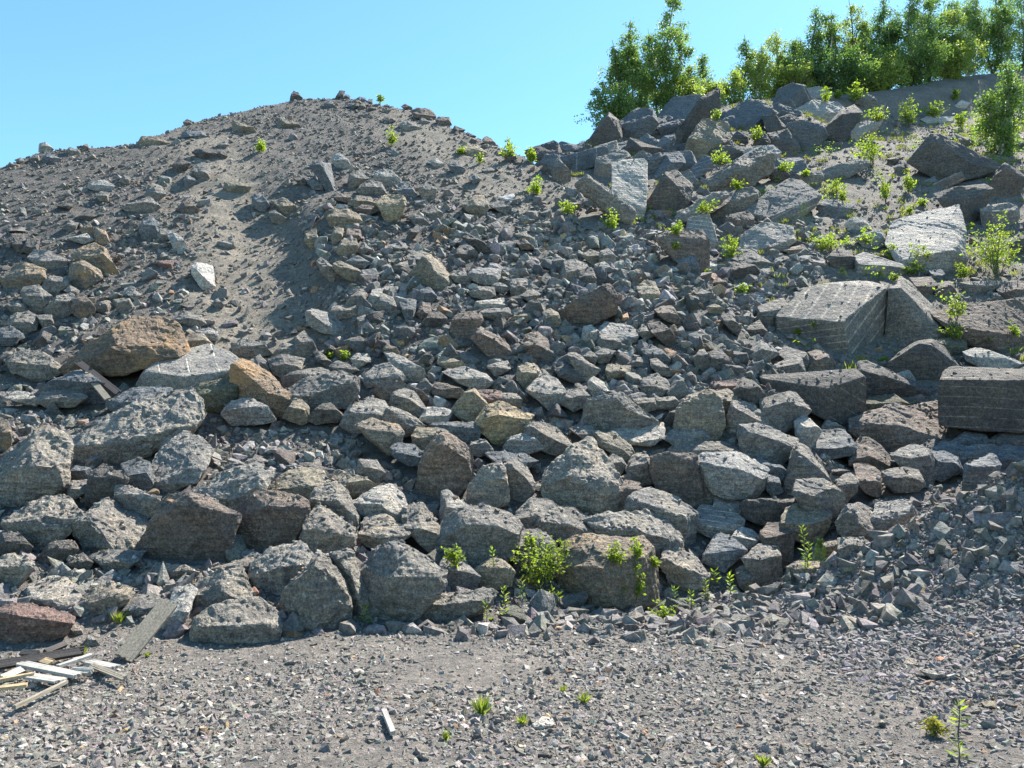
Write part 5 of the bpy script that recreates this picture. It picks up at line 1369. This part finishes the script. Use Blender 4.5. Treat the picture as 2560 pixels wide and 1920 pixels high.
# ------------------------------------------------------------------ broken boards and sticks
BOARDS = [
 ('M', 98, 68, 133, 23, 13, M_WOOD, 'long weathered plank leaning up against the boulders with a split yellow end', .035),
 ('M', -6, 78, 62, 66, 6, M_WOODD, 'long dark board lying at the top of the heap of broken wood', .035),
 ('M', 17, 75, 60, 86, 8, M_WOODP, 'pale whitish board lying aslant in the heap of broken wood', .02),
 ('M', 46, 77, 71, 70, 4, M_WOODP, 'short pale splinter pointing up right of the dark board', .02),
 ('M', 70, 75, 90, 80, 7, M_WOODP, 'bright whitish board stump at the right of the heap', .02),
 ('M', 73, 79, 98, 88, 4, M_WOOD, 'grey-brown lath with a brown end right of the heap', .02),
 ('M', -2, 91, 25, 86, 5, M_WOODY, 'yellow freshly split board at the left edge', .02),
 ('M', -2, 96, 20, 94, 5, M_WOODY, 'orange-yellow splinter below the yellow split board', .02),
 ('M', 12, 111, 50, 92, 3.5, M_WOOD, 'long thin grey stick lying on the gravel below the heap', .02),
 ('M', 23, 86, 47, 91, 9, M_WOODP, 'wide pale board half covered under the whitish one', .015),
 ('M', 35, 66, 50, 60, 4, M_WOODD, 'short dark piece standing behind the dark board', .03),
 ('M', 17, 66, 30, 68, 4, M_WOODD, 'small dark wedge of wood above the dark board', .02),
 ('M', 33, 72, 41, 76, 5, M_WOODY, 'small yellow chip of wood beside the dark board', .02),
 ('M', 1, 88, 16, 82, 5, M_WOODP, 'pale splinter at the left edge above the yellow board', .02),
 ('M', 58, 83, 72, 84, 5, M_WOODP, 'short pale chunk between the whitish boards', .03),
 ('N', 101, 111, 108, 130, 3.5, M_WOODP, 'single pale stick lying by itself in the gravel', .02),
 ('E', 93, 121, 63, 98, 5, M_WOODD, 'dark blue-grey board stuck under the propped rust-brown slab', .03),
 ('E', 85, 126, 70, 108, 4.5, M_WOOD, 'grey board with a yellow end beside the dark board under the slab', .03),
]
for i, (reg, x1, y1, x2, y2, wd, mat, lab, th) in enumerate(BOARDS):
    r_ = np.random.default_rng(700+i)
    a = first_hit(*uvr(reg, x1, y1), lift=.02); b = first_hit(*uvr(reg, x2, y2), lift=.02)
    if reg == 'M' and i > 0:
        b[2] += .03; a[2] += .02
    if i in (16, 17):
        p = uvr(reg, x1, y1); q = uvr(reg, x2, y2); Y0 = a[1]-.15; a = at(*p, Y0); b = at(*q, Y0+.25)
    if i == 0: b = at(*uvr(reg, x2, y2), a[1]+.35)
    ax = b-a; Ln = np.linalg.norm(ax); ax /= Ln
    view = (a+b)/2-np.array([0, 0, CAMH]); view /= np.linalg.norm(view)
    upv = np.array([0, 0, 1.]) if abs(ax[2]) < .5 else -view
    side = np.cross(ax, upv if i in (2, 9, 6, 7, 8, 3, 4, 15) else -view*.7+np.array([0, 0, .5])); side /= np.linalg.norm(side); nrm = np.cross(side, ax)
    W = wd*KP*a[1]/FPX*1.1
    ns = 6 if wd > 4.5 else 3; V_, F_ = [], []
    for s in range(ns):      # strips along the grain end unevenly, so both ends read as broken
        s0, s1 = (s/ns-.5)*W, ((s+1)/ns-.5)*W
        e0 = -r_.random()*.05*min(Ln, .6); e1 = Ln+r_.random()*.07*min(Ln, .7)
        m0 = len(V_)
        for t in (e0, e1):
            for (ss, nn) in ((s0, 0), (s1, 0), (s1, th), (s0, th)):
                V_.append(ax*t+side*(ss+r_.normal()*.0008)+nrm*(nn+r_.normal()*.001))
        q = m0
        F_ += [(q, q+1, q+5, q+4), (q+1, q+2, q+6, q+5), (q+2, q+3, q+7, q+6), (q+3, q, q+4, q+7), (q+3, q+2, q+1, q), (q+4, q+5, q+6, q+7)]
    o = mesh_obj('wooden_board' if wd > 3.6 else 'wooden_stick', np.array(V_), F_, mat, loc=a)
    tag(o, lab, 'board' if wd > 3.6 else 'stick', 'broken boards and sticks')
